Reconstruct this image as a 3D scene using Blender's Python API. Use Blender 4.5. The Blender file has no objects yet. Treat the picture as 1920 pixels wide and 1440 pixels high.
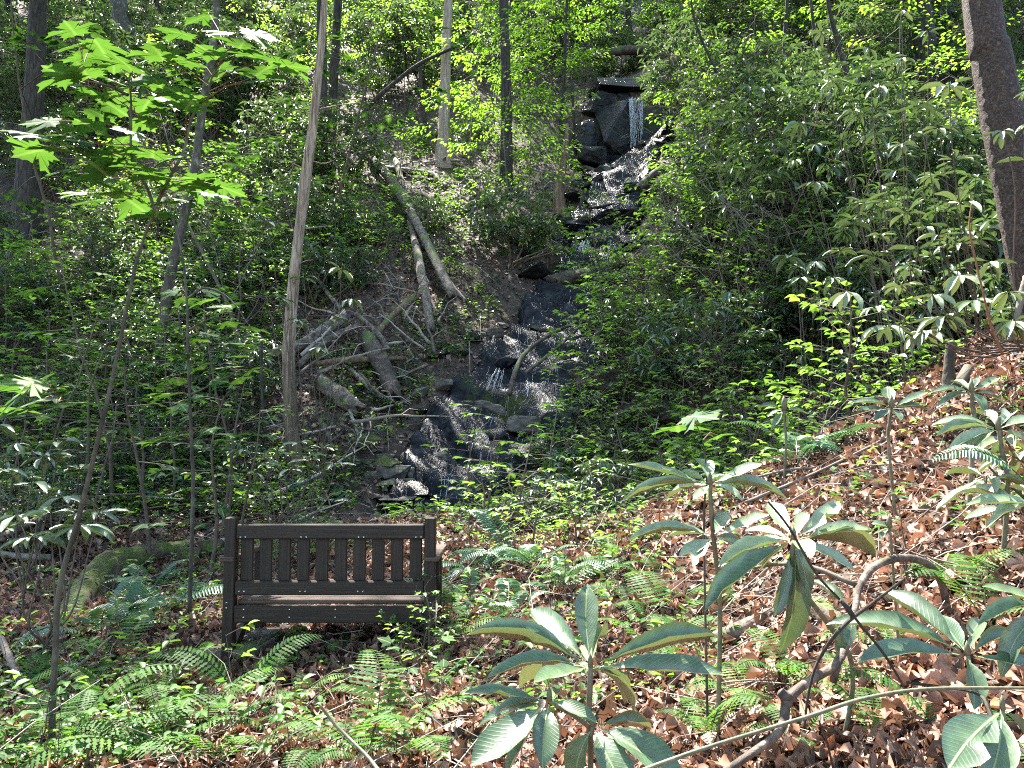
import bpy, math, random
import numpy as np
from mathutils import Vector

random.seed(11)
RNG = np.random.default_rng(11)
S = bpy.context.scene
COL = S.collection

# ------------------------------------------------------------------ camera, sky, sun, exposure
F = 1450.0 / 1920.0            # focal length in image widths
PITCH = math.radians(4.5)
cam_d = bpy.data.cameras.new("camera")
cam = bpy.data.objects.new("camera", cam_d)
COL.objects.link(cam)
cam_d.lens = 36.0 * F
cam_d.sensor_width = 36.0
cam_d.clip_start = 0.05
cam_d.clip_end = 500
cam.location = (0, 0, 0)
cam.rotation_euler = (math.pi / 2 + PITCH, 0, 0)
S.camera = cam

SUN_ELEV, SUN_AZ = math.radians(60), math.radians(-24)     # azimuth from +Y (ahead), negative = to the left
w = bpy.data.worlds.new("World")
S.world = w
w.use_nodes = True
nt = w.node_tree
nt.nodes.clear()
sky = nt.nodes.new("ShaderNodeTexSky")
sky.sky_type = 'NISHITA'
sky.sun_disc = False
sky.sun_elevation = SUN_ELEV
sky.sun_rotation = SUN_AZ
bg = nt.nodes.new("ShaderNodeBackground")
bg.inputs[1].default_value = 0.15
wo = nt.nodes.new("ShaderNodeOutputWorld")
nt.links.new(sky.outputs[0], bg.inputs[0])
nt.links.new(bg.outputs[0], wo.inputs[0])
sd = bpy.data.lights.new("sun", 'SUN')
sd.energy = 5.0
sd.angle = math.radians(0.5)
sd.color = (1.0, 0.94, 0.85)
sun = bpy.data.objects.new("sun", sd)
COL.objects.link(sun)
SUN_DIR = Vector((math.sin(SUN_AZ) * math.cos(SUN_ELEV), math.cos(SUN_AZ) * math.cos(SUN_ELEV), math.sin(SUN_ELEV)))
sun.rotation_euler = SUN_DIR.to_track_quat('Z', 'Y').to_euler()
S.view_settings.view_transform = 'Standard'
S.view_settings.look = 'None'
S.view_settings.exposure = 2.7
S.view_settings.gamma = 1.0
S.view_settings.use_curve_mapping = False
S.cycles.max_bounces = 7
S.cycles.diffuse_bounces = 4
S.cycles.glossy_bounces = 2
S.cycles.transmission_bounces = 3
S.cycles.transparent_max_bounces = 4
S.cycles.use_denoising = False
S.cycles.filter_width = 1.1
S.cycles.caustics_reflective = False
S.cycles.caustics_refractive = False

# ------------------------------------------------------------------ terrain
def ss(a, b, x):
    t = np.clip((x - a) / (b - a), 0, 1)
    return t * t * (3 - 2 * t)

_nr = np.random.default_rng(5)
_dirs = []
for octv in range(5):
    for k in range(6):
        a = _nr.uniform(0, math.tau)
        _dirs.append((octv, math.cos(a), math.sin(a), _nr.uniform(0, math.tau), _nr.uniform(.8, 1.25)))

def fnoise(x, y, scale=1.0, octaves=5):
    r = 0
    for o, cx, cy, ph, m in _dirs:
        if o >= octaves:
            continue
        f = 2.0 ** o * m * 2.2 / scale
        r = r + np.sin((x * cx + y * cy) * f + ph + 1.7 * np.sin((x * cy - y * cx) * f * .6 + ph * 2)) * 0.5 ** o
    return r / 6.0

PY = [-40, -15, 0, 2, 4.6, 8, 11, 16.5, 20, 28, 45, 120]
PZ = [-3, -2.0, -1.5, -1.42, -1.32, -0.95, -0.3, 3.6, 6.0, 12.2, 25.8, 84]
def prof(s):
    r = 0
    for k in (-.8, -.4, 0, .4, .8):
        r = r + np.interp(s + k, PY, PZ)
    return r / 5

STREAM = np.array([(-1.7, 9.0), (-1.25, 11.0), (-.5, 12.6), (.2, 14.4), (.8, 16.3), (2.0, 19.3), (3.5, 23.3), (4.5, 27.2), (5.2, 33), (6, 50)])
def stream_x(y):
    return np.interp(y, STREAM[:, 1], STREAM[:, 0])

def terrain(x, y, fine=True):
    x = np.asarray(x, float); y = np.asarray(y, float)
    s = y + 2.6 * ss(1.5, 6, x) * ss(7, 10, y) + 1.0 * fnoise(x, y, 14, 2) * ss(7, 14, y)
    z = prof(s)
    bank = 0.5 * 0.6 * np.log1p(np.exp(np.clip((x - .1) / .6, -20, 20)))
    z = z + bank * (1 - ss(6.2 + .25 * np.sin(x * 2), 8.6, y))
    z = z - 0.35 * np.exp(-((x + 3.4) / 1.6) ** 2) * ss(5.2, 7.5, y) * (1 - ss(9, 11, y))
    dx = x - stream_x(y)
    z = z - (.55 * np.exp(-(dx / 1.7) ** 2) + .35 * np.exp(-(dx / 3.6) ** 2)) * ss(8.5, 11, y) * (1 - ss(34, 44, y))
    # the ledge of the upper fall
    z = z + 1.15 * np.tanh((y - 27.2) / .2) * np.exp(-((y - 27.2) / 2.2) ** 2) * np.exp(-((x - 4.4) / 2.8) ** 4)
    far = ss(6, 14, np.hypot(x, y))
    z = z + fnoise(x + 3, y, 3.0, 4) * (.05 + .22 * far)
    if fine:
        z = z + fnoise(x, y - 7, .55, 3) * .03
    return z

def unproj(px, py):
    u = (px - 960) / 1450.0
    v = (720 - py) / 1450.0
    c, s_ = math.cos(PITCH), math.sin(PITCH)
    return Vector((u, c - v * s_, s_ + v * c))

def P(px, py, d):
    """world point at distance d ahead of the camera seen at that place of the photograph"""
    r = unproj(px, py)
    return r * (d / r.y)

def G(px, py, start=1.2):
    r = unproj(px, py); r = r / r.y
    t = np.concatenate([np.arange(start, 12, .01), np.arange(12, 90, .03)])
    h = terrain(r.x * t, t, False) - r.z * t
    i = int(np.argmax(h > 0))
    if h[i] <= 0:
        i = len(t) - 1
    return Vector((r.x * t[i], t[i], float(terrain(r.x * t[i], t[i], False))))

def gz(x, y):
    return float(terrain(x, y))

def proj(x, y, z):
    c, s_ = math.cos(PITCH), math.sin(PITCH)
    dep = y * c + z * s_
    up = -y * s_ + z * c
    return 960 + 1450 * x / dep, 720 - 1450 * up / dep

# ------------------------------------------------------------------ mesh helpers
class MB:
    def __init__(s):
        s.V, s.F, s.R, s.UV, s.M, s.n = [], [], [], [], [], 0
    def add(s, V, Fc, rnd=0.5, uv=None, mi=0):
        V = np.asarray(V, np.float32).reshape(-1, 3); Fc = np.asarray(Fc, np.int32).reshape(-1, 3)
        s.V.append(V); s.F.append(Fc + s.n); s.n += len(V)
        s.R.append(np.full(len(V), rnd, np.float32) if np.isscalar(rnd) else np.asarray(rnd, np.float32))
        s.UV.append(np.zeros((len(V), 2), np.float32) if uv is None else np.asarray(uv, np.float32))
        s.M.append(np.full(len(Fc), mi, np.int32))
        return s
    def mesh(s, name, mats, smooth=True):
        me = bpy.data.meshes.new(name)
        if not s.V:
            return me
        V = np.concatenate(s.V); Fc = np.concatenate(s.F); R = np.concatenate(s.R); UV = np.concatenate(s.UV); M = np.concatenate(s.M)
        me.vertices.add(len(V)); me.vertices.foreach_set("co", V.ravel())
        me.loops.add(Fc.size); me.loops.foreach_set("vertex_index", Fc.ravel())
        me.polygons.add(len(Fc))
        me.polygons.foreach_set("loop_start", np.arange(0, Fc.size, 3, dtype=np.int32))
        me.polygons.foreach_set("loop_total", np.full(len(Fc), 3, np.int32))
        me.polygons.foreach_set("material_index", M)
        me.update(calc_edges=True)
        me.polygons.foreach_set("use_smooth", np.full(len(Fc), smooth, bool))
        a = me.attributes.new("rnd", 'FLOAT', 'POINT'); a.data.foreach_set("value", R)
        u = me.uv_layers.new(name="UVMap"); u.data.foreach_set("uv", UV[Fc.ravel()].ravel())
        for m in (mats if isinstance(mats, (list, tuple)) else [mats]):
            me.materials.append(m)
        return me

def link(name, data, parent=None, loc=(0, 0, 0), rot=(0, 0, 0), sc=1.0, kind=None, label=None, cat=None, group=None):
    o = bpy.data.objects.new(name, data)
    COL.objects.link(o)
    o.location = loc; o.rotation_euler = rot
    o.scale = (sc, sc, sc) if np.isscalar(sc) else sc
    if parent: o.parent = parent
    if kind: o["kind"] = kind
    if label: o["label"] = label
    if cat: o["category"] = cat
    if group: o["group"] = group
    return o

def catmull(pts, n):
    p = np.array(pts, float)
    if len(p) < 3:
        t = np.linspace(0, 1, n)[:, None]
        return p[0] * (1 - t) + p[-1] * t
    q = np.vstack([2 * p[0] - p[1], p, 2 * p[-1] - p[-2]])
    out = []
    ts = np.linspace(0, len(p) - 1 - 1e-6, n)
    for t in ts:
        i = int(t); f = t - i
        a, b, c, d = q[i], q[i + 1], q[i + 2], q[i + 3]
        out.append(.5 * ((2 * b) + (-a + c) * f + (2 * a - 5 * b + 4 * c - d) * f * f + (-a + 3 * b - 3 * c + d) * f ** 3))
    return np.array(out)

def tube(mb, pts, rad, sides=6, rough=0.0, rnd=.5, n=None, cap=True, mi=0, flute=0.0, jag=0.0):
    p = np.array([tuple(q) for q in pts], float)
    rad = np.array(rad, float) if not np.isscalar(rad) else np.full(len(p), rad)
    if n:
        t0 = np.linspace(0, 1, len(p)); t1 = np.linspace(0, 1, n)
        rr = np.interp(t1, np.linspace(0, 1, len(rad)), rad)
        p = catmull(p, n); rad = rr
    m = len(p)
    if len(rad) != m:
        rad = np.interp(np.linspace(0, 1, m), np.linspace(0, 1, len(rad)), rad)
    T = np.gradient(p, axis=0); T /= np.linalg.norm(T, axis=1)[:, None] + 1e-9
    up = np.array([0, 0, 1.0]) if abs(T[0][2]) < .9 else np.array([1.0, 0, 0])
    A = np.zeros_like(p); a = np.cross(T[0], up); a /= np.linalg.norm(a)
    for i in range(m):
        a = a - T[i] * a.dot(T[i]); a /= np.linalg.norm(a) + 1e-9
        A[i] = a
    B = np.cross(T, A)
    th = np.arange(sides) / sides * math.tau
    r = rad[:, None] * np.ones(sides)
    if rough:
        ph = random.uniform(0, 9)
        along = np.cumsum(np.r_[0, np.linalg.norm(np.diff(p, axis=0), axis=1)])[:, None]
        rb = max(rad.max(), 1e-3)
        r = r * (1 + rough * (np.sin(th * 3 + along / rb * .35 + ph) * .5 + np.sin(th * 7 + along / rb * .2 + 2 * ph) * .35 + RNG.normal(0, .4, r.shape)))
    if flute:
        r = r * (1 + flute * np.sin(th * 5 + 1)[None, :] * (np.linspace(1, 0, m)[:, None] ** 4))
    V = p[:, None, :] + r[:, :, None] * (np.cos(th)[None, :, None] * A[:, None, :] + np.sin(th)[None, :, None] * B[:, None, :])
    if jag:
        V[0] += T[0][None, :] * (RNG.normal(0, jag, sides) * rad[0])[:, None]; V[-1] += T[-1][None, :] * (RNG.normal(.3, jag, sides) * rad[-1])[:, None]
    V = V.reshape(-1, 3)
    i = np.arange(m - 1)[:, None] * sides; j = np.arange(sides)[None, :]; k = (j + 1) % sides
    q = np.stack([i + j, i + k, i + sides + k, i + sides + j], -1).reshape(-1, 4)
    Fc = np.vstack([q[:, [0, 1, 2]], q[:, [0, 2, 3]]])
    uv = np.stack([np.tile(np.arange(sides) / sides, m), np.repeat(np.linspace(0, 1, m), sides)], 1)
    if cap and sides >= 4:
        V = np.vstack([V, p[0], p[-1]]); uv = np.vstack([uv, [.5, 0], [.5, 1]])
        c0, c1 = m * sides, m * sides + 1
        js = np.arange(sides); ks = (js + 1) % sides
        Fc = np.vstack([Fc, np.stack([ks, js, np.full(sides, c0)], 1), np.stack([(m - 1) * sides + js, (m - 1) * sides + ks, np.full(sides, c1)], 1)])
    mb.add(V, Fc, rnd, uv, mi)

def box(mb, c, s, rnd=.5, bev=0.003, M=None, mi=0):
    """box with chamfered edges"""
    hx, hy, hz = [q / 2 for q in s]
    b = min(bev, hx * .45, hy * .45, hz * .45)
    V, idx = [], {}
    for sx in (-1, 1):
        for sy in (-1, 1):
            for sz in (-1, 1):
                for ax in range(3):
                    h = [hx - b, hy - b, hz - b]; h[ax] += b
                    idx[(sx, sy, sz, ax)] = len(V); V.append((sx * h[0], sy * h[1], sz * h[2]))
    Fc = []
    cen = Vector((0, 0, 0))
    def poly(ids):
        vs = [Vector(V[i]) for i in ids]
        nn = (vs[1] - vs[0]).cross(vs[2] - vs[0]); mid = sum(vs, Vector()) / len(vs)
        if nn.dot(mid) < 0: ids = ids[::-1]
        for k in range(1, len(ids) - 1): Fc.append((ids[0], ids[k], ids[k + 1]))
    for ax in range(3):
        o1, o2 = [q for q in range(3) if q != ax]
        for sg in (-1, 1):
            ids = []
            for a, b2 in ((-1, -1), (1, -1), (1, 1), (-1, 1)):
                k = [0, 0, 0]; k[ax] = sg; k[o1] = a; k[o2] = b2; ids.append(idx[(*k, ax)])
            poly(ids)
        for a in (-1, 1):
            for b2 in (-1, 1):
                k0 = [0, 0, 0]; k0[o1] = a; k0[o2] = b2
                k1 = list(k0); k0[ax] = -1; k1[ax] = 1
                poly([idx[(*k0, o1)], idx[(*k1, o1)], idx[(*k1, o2)], idx[(*k0, o2)]])
    for sx in (-1, 1):
        for sy in (-1, 1):
            for sz in (-1, 1):
                poly([idx[(sx, sy, sz, 0)], idx[(sx, sy, sz, 1)], idx[(sx, sy, sz, 2)]])
    V = np.array(V)
    if M is not None: V = V @ np.array(M).T
    mb.add(V + np.array(c), Fc, rnd, None, mi)

# leaf templates: rows of (across, along, up); u across, v along
def strip_template(rows, fold=.12, curl=.12):
    V, UV, Fc = [], [], []
    V.append((0, 0, 0)); UV.append((.5, 0))
    prev = None
    for b, wd in rows:
        c = -curl * b * b
        i = len(V)
        V += [(-wd / 2, b, c + fold * wd), (0, b, c), (wd / 2, b, c + fold * wd)]
        UV += [(.5 - wd / 2, b), (.5, b), (.5 + wd / 2, b)]
        if prev is None:
            Fc += [(0, i + 1, i), (0, i + 2, i + 1)]
        else:
            q = prev
            Fc += [(q, q + 1, i + 1), (q, i + 1, i), (q + 1, q + 2, i + 2), (q + 1, i + 2, i + 1)]
        prev = i
    t = len(V); V.append((0, 1, -curl)); UV.append((.5, 1))
    Fc += [(prev, prev + 1, t), (prev + 1, prev + 2, t)]
    return np.array(V), np.array(Fc), np.array(UV)

LANCE = strip_template([(.4, .9), (.72, .85)])
LANCE_HI = strip_template([(.06, .10), (.14, .16), (.28, .55), (.42, .84), (.56, .99), (.70, .96), (.83, .72), (.93, .38)], fold=.10, curl=.10)
OVAL = strip_template([(.25, .75), (.6, .95), (.85, .45)], fold=.15, curl=.15)
DIAM = (np.array([(0, 0, 0), (-.5, .55, .06), (.5, .55, .06), (0, 1, -.08)]), np.array([(0, 2, 1), (1, 2, 3)]), np.array([(.5, 0), (0, .5), (1, .5), (.5, 1)]))

def maple_template(hi=True):
    # five lobed outline, base at origin
    pts = [(0, .02), (.16, -.07), (.27, .03), (.50, -.04), (.40, .12), (.50, .22), (.38, .27), (.58, .38), (.66, .50), (.92, .56), (.72, .62), (.70, .76), (.52, .66), (.28, .50), (.30, .68), (.42, .80), (.24, .84), (.20, .98), (.10, .98), (0, 1.16)] if hi else \
          [(0, .02), (.30, .0), (.42, .2), (.84, .50), (.38, .56), (.28, .82), (0, 1.12)]
    full = pts + [(-a, b) for a, b in pts[-2:0:-1]]
    V = [(0, .3, 0)] + [(a, b, -.10 * (a * a) * 1.6 - .08 * b * b + .02 * math.sin(9 * a + 5 * b)) for a, b in full]
    n = len(full)
    Fc = [(0, 1 + (i + 1) % n, 1 + i) for i in range(n)]
    return np.array(V), np.array(Fc), np.array([(.5 + a / 2, b) for a, b, c in V])
MAPLE = maple_template(True)
MAPLE_LO = maple_template(False)

def add_leaves(mb, tmpl, Pb, D, U, L, W, rnd, mi=0, curl=None):
    TV, TF, TU = tmpl
    Pb = np.asarray(Pb, float); D = np.asarray(D, float); U = np.asarray(U, float)
    n = len(Pb)
    if n == 0: return
    D = D / (np.linalg.norm(D, axis=1)[:, None] + 1e-9)
    Sd = np.cross(D, U); Sd /= np.linalg.norm(Sd, axis=1)[:, None] + 1e-9
    N = np.cross(Sd, D)
    L = np.broadcast_to(np.asarray(L, float), (n,)); W = np.broadcast_to(np.asarray(W, float), (n,))
    up = TV[:, 2][None, :] * L[:, None]
    if curl is not None:
        up = up - (curl * L)[:, None] * (TV[:, 1] ** 2)[None, :]
    V = Pb[:, None, :] + Sd[:, None, :] * (TV[:, 0][None, :, None] * W[:, None, None]) + D[:, None, :] * (TV[:, 1][None, :, None] * L[:, None, None]) + N[:, None, :] * up[:, :, None]
    nv = len(TV)
    Fc = TF[None] + (np.arange(n) * nv)[:, None, None]
    R = np.repeat(np.broadcast_to(rnd, (n,)), nv)
    mb.add(V.reshape(-1, 3), Fc.reshape(-1, 3), R, np.tile(TU, (n, 1)), mi)

def rand_dirs(n, el0, el1):
    a = RNG.uniform(0, math.tau, n); e = RNG.uniform(el0, el1, n)
    return np.stack([np.cos(a) * np.cos(e), np.sin(a) * np.cos(e), np.sin(e)], 1)

# ------------------------------------------------------------------ materials
def newmat(name):
    m = bpy.data.materials.new(name); m.use_nodes = True
    t = m.node_tree; t.nodes.clear()
    out = t.nodes.new("ShaderNodeOutputMaterial")
    return m, t, out

def N_(t, typ, **kw):
    n = t.nodes.new(typ)
    for k, v in kw.items():
        if k.startswith("i_"): n.inputs[k[2:].replace("_", " ")].default_value = v
        else: setattr(n, k, v)
    return n

def ramp(t, src, stops, interp='LINEAR'):
    r = t.nodes.new("ShaderNodeValToRGB"); r.color_ramp.interpolation = interp
    e = r.color_ramp.elements
    while len(e) < len(stops): e.new(.5)
    for q, (p, c) in zip(e, stops):
        q.position = p; q.color = (*c, 1) if len(c) == 3 else c
    t.links.new(src, r.inputs[0])
    return r.outputs[0]

def leaf_mat(name, cols, trans_col, trans=.35, rough=.38, veins=False, spec=.5, under=None, vein_col=(.30, .36, .14)):
    m, t, out = newmat(name)
    at = N_(t, "ShaderNodeAttribute", attribute_name="rnd")
    oi = N_(t, "ShaderNodeObjectInfo")
    ad = N_(t, "ShaderNodeMath", operation='MULTIPLY_ADD'); t.links.new(oi.outputs['Random'], ad.inputs[0]); ad.inputs[1].default_value = .35; t.links.new(at.outputs['Fac'], ad.inputs[2])
    sb = N_(t, "ShaderNodeMath", operation='SUBTRACT'); t.links.new(ad.outputs[0], sb.inputs[0]); sb.inputs[1].default_value = .17; sb.use_clamp = True
    n = len(cols)
    col = ramp(t, sb.outputs[0], [(i / (n - 1), c) for i, c in enumerate(cols)])
    tcol = trans_col
    bs = N_(t, "ShaderNodeBsdfPrincipled", i_Roughness=rough)
    bs.inputs['Specular IOR Level'].default_value = spec
    if veins:
        uv = N_(t, "ShaderNodeUVMap"); sp = N_(t, "ShaderNodeSeparateXYZ"); t.links.new(uv.outputs[0], sp.inputs[0])
        dx = N_(t, "ShaderNodeMath", operation='SUBTRACT'); t.links.new(sp.outputs[0], dx.inputs[0]); dx.inputs[1].default_value = .5
        ab = N_(t, "ShaderNodeMath", operation='ABSOLUTE'); t.links.new(dx.outputs[0], ab.inputs[0])
        mid = N_(t, "ShaderNodeMapRange"); t.links.new(ab.outputs[0], mid.inputs[0]); mid.inputs[1].default_value = .012; mid.inputs[2].default_value = .035; mid.inputs[3].default_value = 1; mid.inputs[4].default_value = 0
        # side veins: stripes in (along - |across|*k)
        k = N_(t, "ShaderNodeMath", operation='MULTIPLY_ADD'); t.links.new(ab.outputs[0], k.inputs[0]); k.inputs[1].default_value = -.45; t.links.new(sp.outputs[1], k.inputs[2])
        sn = N_(t, "ShaderNodeMath", operation='MULTIPLY'); t.links.new(k.outputs[0], sn.inputs[0]); sn.inputs[1].default_value = 110
        si = N_(t, "ShaderNodeMath", operation='SINE'); t.links.new(sn.outputs[0], si.inputs[0])
        sr = N_(t, "ShaderNodeMapRange"); t.links.new(si.outputs[0], sr.inputs[0]); sr.inputs[1].default_value = .6; sr.inputs[2].default_value = 1; sr.inputs[3].default_value = 0; sr.inputs[4].default_value = .13
        mx = N_(t, "ShaderNodeMath", operation='MAXIMUM'); t.links.new(mid.outputs[0], mx.inputs[0]); t.links.new(sr.outputs[0], mx.inputs[1])
        mm = N_(t, "ShaderNodeMath", operation='MULTIPLY'); t.links.new(mx.outputs[0], mm.inputs[0]); mm.inputs[1].default_value = .7
        tc = N_(t, "ShaderNodeTexCoord"); nz = N_(t, "ShaderNodeTexNoise", i_Scale=38.0, i_Detail=5.0); t.links.new(tc.outputs['Object'], nz.inputs[0])
        hs = N_(t, "ShaderNodeHueSaturation"); t.links.new(col, hs.inputs['Color'])
        vr = N_(t, "ShaderNodeMapRange"); t.links.new(nz.outputs[0], vr.inputs[0]); vr.inputs[1].default_value = .3; vr.inputs[2].default_value = .75; vr.inputs[3].default_value = .7; vr.inputs[4].default_value = 1.4
        t.links.new(vr.outputs[0], hs.inputs['Value'])
        mc = N_(t, "ShaderNodeMix", data_type='RGBA'); t.links.new(mm.outputs[0], mc.inputs[0]); t.links.new(hs.outputs[0], mc.inputs[6]); mc.inputs[7].default_value = (*vein_col, 1)
        n9 = N_(t, "ShaderNodeTexNoise", i_Scale=16.0, i_Detail=8.0, i_Roughness=.8); t.links.new(tc.outputs['Object'], n9.inputs[0])
        m9 = N_(t, "ShaderNodeMapRange"); t.links.new(n9.outputs[0], m9.inputs[0]); m9.inputs[1].default_value = .665; m9.inputs[2].default_value = .70; m9.inputs[4].default_value = .8
        mc9 = N_(t, "ShaderNodeMix", data_type='RGBA'); t.links.new(m9.outputs[0], mc9.inputs[0]); t.links.new(mc.outputs[2], mc9.inputs[6]); mc9.inputs[7].default_value = (.10, .06, .025, 1)
        col = mc9.outputs[2]
        bp = N_(t, "ShaderNodeBump", i_Strength=.35, i_Distance=.004); 
        bh = N_(t, "ShaderNodeMath", operation='MULTIPLY_ADD'); t.links.new(nz.outputs[0], bh.inputs[0]); bh.inputs[1].default_value = .6; t.links.new(mx.outputs[0], bh.inputs[2])
        t.links.new(bh.outputs[0], bp.inputs['Height']); t.links.new(bp.outputs[0], bs.inputs['Normal'])
    if under is not None:
        ge = N_(t, "ShaderNodeNewGeometry"); mu = N_(t, "ShaderNodeMix", data_type='RGBA'); t.links.new(ge.outputs['Backfacing'], mu.inputs[0]); t.links.new(col, mu.inputs[6]); mu.inputs[7].default_value = (*under, 1)
        col = mu.outputs[2]
    t.links.new(col, bs.inputs['Base Color'])
    tr = N_(t, "ShaderNodeBsdfTranslucent")
    tm = N_(t, "ShaderNodeMix", data_type='RGBA', blend_type='MIX'); tm.inputs[0].default_value = .75; t.links.new(col, tm.inputs[6]); tm.inputs[7].default_value = (*tcol, 1)
    t.links.new(tm.outputs[2], tr.inputs[0])
    mx2 = N_(t, "ShaderNodeMixShader"); mx2.inputs[0].default_value = trans
    t.links.new(bs.outputs[0], mx2.inputs[1]); t.links.new(tr.outputs[0], mx2.inputs[2]); t.links.new(mx2.outputs[0], out.inputs[0])
    return m

def surf_mat(name, stops, scale=6, stretch=(1, 1, 1), rough=.8, bump=.5, bdist=.02, detail=8, moss=None, moss_amt=(.5, .6), moss_scale=1.5, coord='Object', spec=.4, rough2=None, voro=None, use_rnd=False, distort=.6):
    m, t, out = newmat(name)
    tc = N_(t, "ShaderNodeTexCoord")
    mp = N_(t, "ShaderNodeMapping"); t.links.new(tc.outputs[coord], mp.inputs[0]); mp.inputs['Scale'].default_value = stretch
    nz = N_(t, "ShaderNodeTexNoise", i_Scale=scale, i_Detail=detail, i_Roughness=.65, i_Distortion=distort); t.links.new(mp.outputs[0], nz.inputs[0])
    fac = nz.outputs[0]
    if use_rnd:
        at = N_(t, "ShaderNodeAttribute", attribute_name="rnd")
        mm = N_(t, "ShaderNodeMath", operation='MULTIPLY_ADD'); t.links.new(nz.outputs[0], mm.inputs[0]); mm.inputs[1].default_value = .55; 
        m2 = N_(t, "ShaderNodeMath", operation='MULTIPLY_ADD'); t.links.new(at.outputs['Fac'], m2.inputs[0]); m2.inputs[1].default_value = .8; m2.inputs[2].default_value = -.18
        t.links.new(m2.outputs[0], mm.inputs[2]); fac = mm.outputs[0]
    col = ramp(t, fac, stops)
    bs = N_(t, "ShaderNodeBsdfPrincipled", i_Roughness=rough); bs.inputs['Specular IOR Level'].default_value = spec
    if moss:
        n2 = N_(t, "ShaderNodeTexNoise", i_Scale=moss_scale, i_Detail=6.0); t.links.new(tc.outputs[coord], n2.inputs[0])
        ge = N_(t, "ShaderNodeNewGeometry"); sp = N_(t, "ShaderNodeSeparateXYZ"); t.links.new(ge.outputs['Normal'], sp.inputs[0])
        a = N_(t, "ShaderNodeMath", operation='MULTIPLY_ADD'); t.links.new(sp.outputs[2], a.inputs[0]); a.inputs[1].default_value = .12; t.links.new(n2.outputs[0], a.inputs[2])
        mr = N_(t, "ShaderNodeMapRange"); t.links.new(a.outputs[0], mr.inputs[0]); mr.inputs[1].default_value = moss_amt[0]; mr.inputs[2].default_value = moss_amt[1]
        n3 = N_(t, "ShaderNodeTexNoise", i_Scale=60.0, i_Detail=4.0); t.links.new(tc.outputs[coord], n3.inputs[0])
        mcol = ramp(t, n3.outputs[0], [(.3, tuple(c * .45 for c in moss)), (.7, tuple(min(1, c * 1.5) for c in moss))])
        mx = N_(t, "ShaderNodeMix", data_type='RGBA'); t.links.new(mr.outputs[0], mx.inputs[0]); t.links.new(col, mx.inputs[6]); t.links.new(mcol, mx.inputs[7]); col = mx.outputs[2]
        mr2 = N_(t, "ShaderNodeMapRange"); t.links.new(mr.outputs[0], mr2.inputs[0]); mr2.inputs[3].default_value = rough; mr2.inputs[4].default_value = .9; t.links.new(mr2.outputs[0], bs.inputs['Roughness'])
    elif rough2 is not None:
        mr2 = N_(t, "ShaderNodeMapRange"); t.links.new(nz.outputs[0], mr2.inputs[0]); mr2.inputs[1].default_value = .35; mr2.inputs[2].default_value = .65; mr2.inputs[3].default_value = rough; mr2.inputs[4].default_value = rough2; t.links.new(mr2.outputs[0], bs.inputs['Roughness'])
    t.links.new(col, bs.inputs['Base Color'])
    bp = N_(t, "ShaderNodeBump", i_Strength=bump, i_Distance=bdist)
    bh = nz.outputs[0]
    if voro:
        vo = N_(t, "ShaderNodeTexVoronoi", i_Scale=voro); vo.feature = 'DISTANCE_TO_EDGE'; t.links.new(mp.outputs[0], vo.inputs[0])
        vr = N_(t, "ShaderNodeMapRange"); t.links.new(vo.outputs[0], vr.inputs[0]); vr.inputs[2].default_value = .12
        mm = N_(t, "ShaderNodeMath", operation='ADD'); t.links.new(vr.outputs[0], mm.inputs[0]); t.links.new(nz.outputs[0], mm.inputs[1]); bh = mm.outputs[0]
    t.links.new(bh, bp.inputs['Height']); t.links.new(bp.outputs[0], bs.inputs['Normal'])
    t.links.new(bs.outputs[0], out.inputs[0])
    return m

MAT = {}
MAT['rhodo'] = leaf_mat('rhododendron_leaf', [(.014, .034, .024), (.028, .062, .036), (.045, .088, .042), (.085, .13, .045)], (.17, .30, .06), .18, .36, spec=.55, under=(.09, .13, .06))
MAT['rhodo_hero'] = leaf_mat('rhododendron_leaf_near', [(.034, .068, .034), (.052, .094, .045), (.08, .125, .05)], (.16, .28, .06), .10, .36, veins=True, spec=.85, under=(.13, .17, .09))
MAT['rhodo_sunlit'] = leaf_mat('rhododendron_leaf_sunlit', [(.10, .145, .075), (.15, .20, .10), (.20, .24, .13)], (.24, .36, .09), .10, .42, veins=True, spec=1.0, under=(.16, .20, .09))  # lighter rhododendron leaf: whitening by sun and gloss put into the colour
MAT['maple'] = leaf_mat('maple_leaf', [(.016, .052, .024), (.035, .095, .026), (.08, .16, .03)], (.11, .25, .02), .36, .6, veins=True, spec=.12)
MAT['beech'] = leaf_mat('beech_leaf', [(.055, .15, .022), (.09, .21, .028), (.15, .26, .03)], (.30, .55, .035), .52, .5, spec=.35)
MAT['shrub'] = leaf_mat('shrub_leaf', [(.035, .10, .025), (.07, .17, .03), (.14, .24, .035)], (.26, .48, .04), .46, .38, spec=.5)
MAT['fern'] = leaf_mat('fern_leaf', [(.024, .075, .018), (.036, .105, .022), (.065, .14, .025), (.12, .165, .035)], (.12, .28, .03), .38, .6, spec=.18)
MAT['fern_dark'] = leaf_mat('evergreen_fern_leaf', [(.022, .07, .035), (.045, .115, .055), (.08, .16, .07)], (.12, .26, .06), .2, .38, spec=.55)
MAT['litter'] = leaf_mat('fallen_leaf', [(.025, .013, .009), (.075, .038, .025), (.17, .085, .052), (.29, .145, .095), (.38, .19, .125), (.44, .29, .22), (.44, .13, .04)], (.30, .15, .08), .15, .55, spec=.4, veins=True, vein_col=(.22, .15, .10))
MAT['litter_far'] = leaf_mat('fallen_leaf_slope', [(.03, .020, .015), (.065, .043, .033), (.11, .074, .056), (.16, .112, .086), (.21, .155, .125)], (.2, .12, .08), .08, .6, spec=.35)
MAT['canopy'] = leaf_mat('canopy_leaf', [(.04, .10, .02), (.06, .14, .03), (.08, .16, .03)], (.20, .40, .04), .4, .5)
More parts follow.
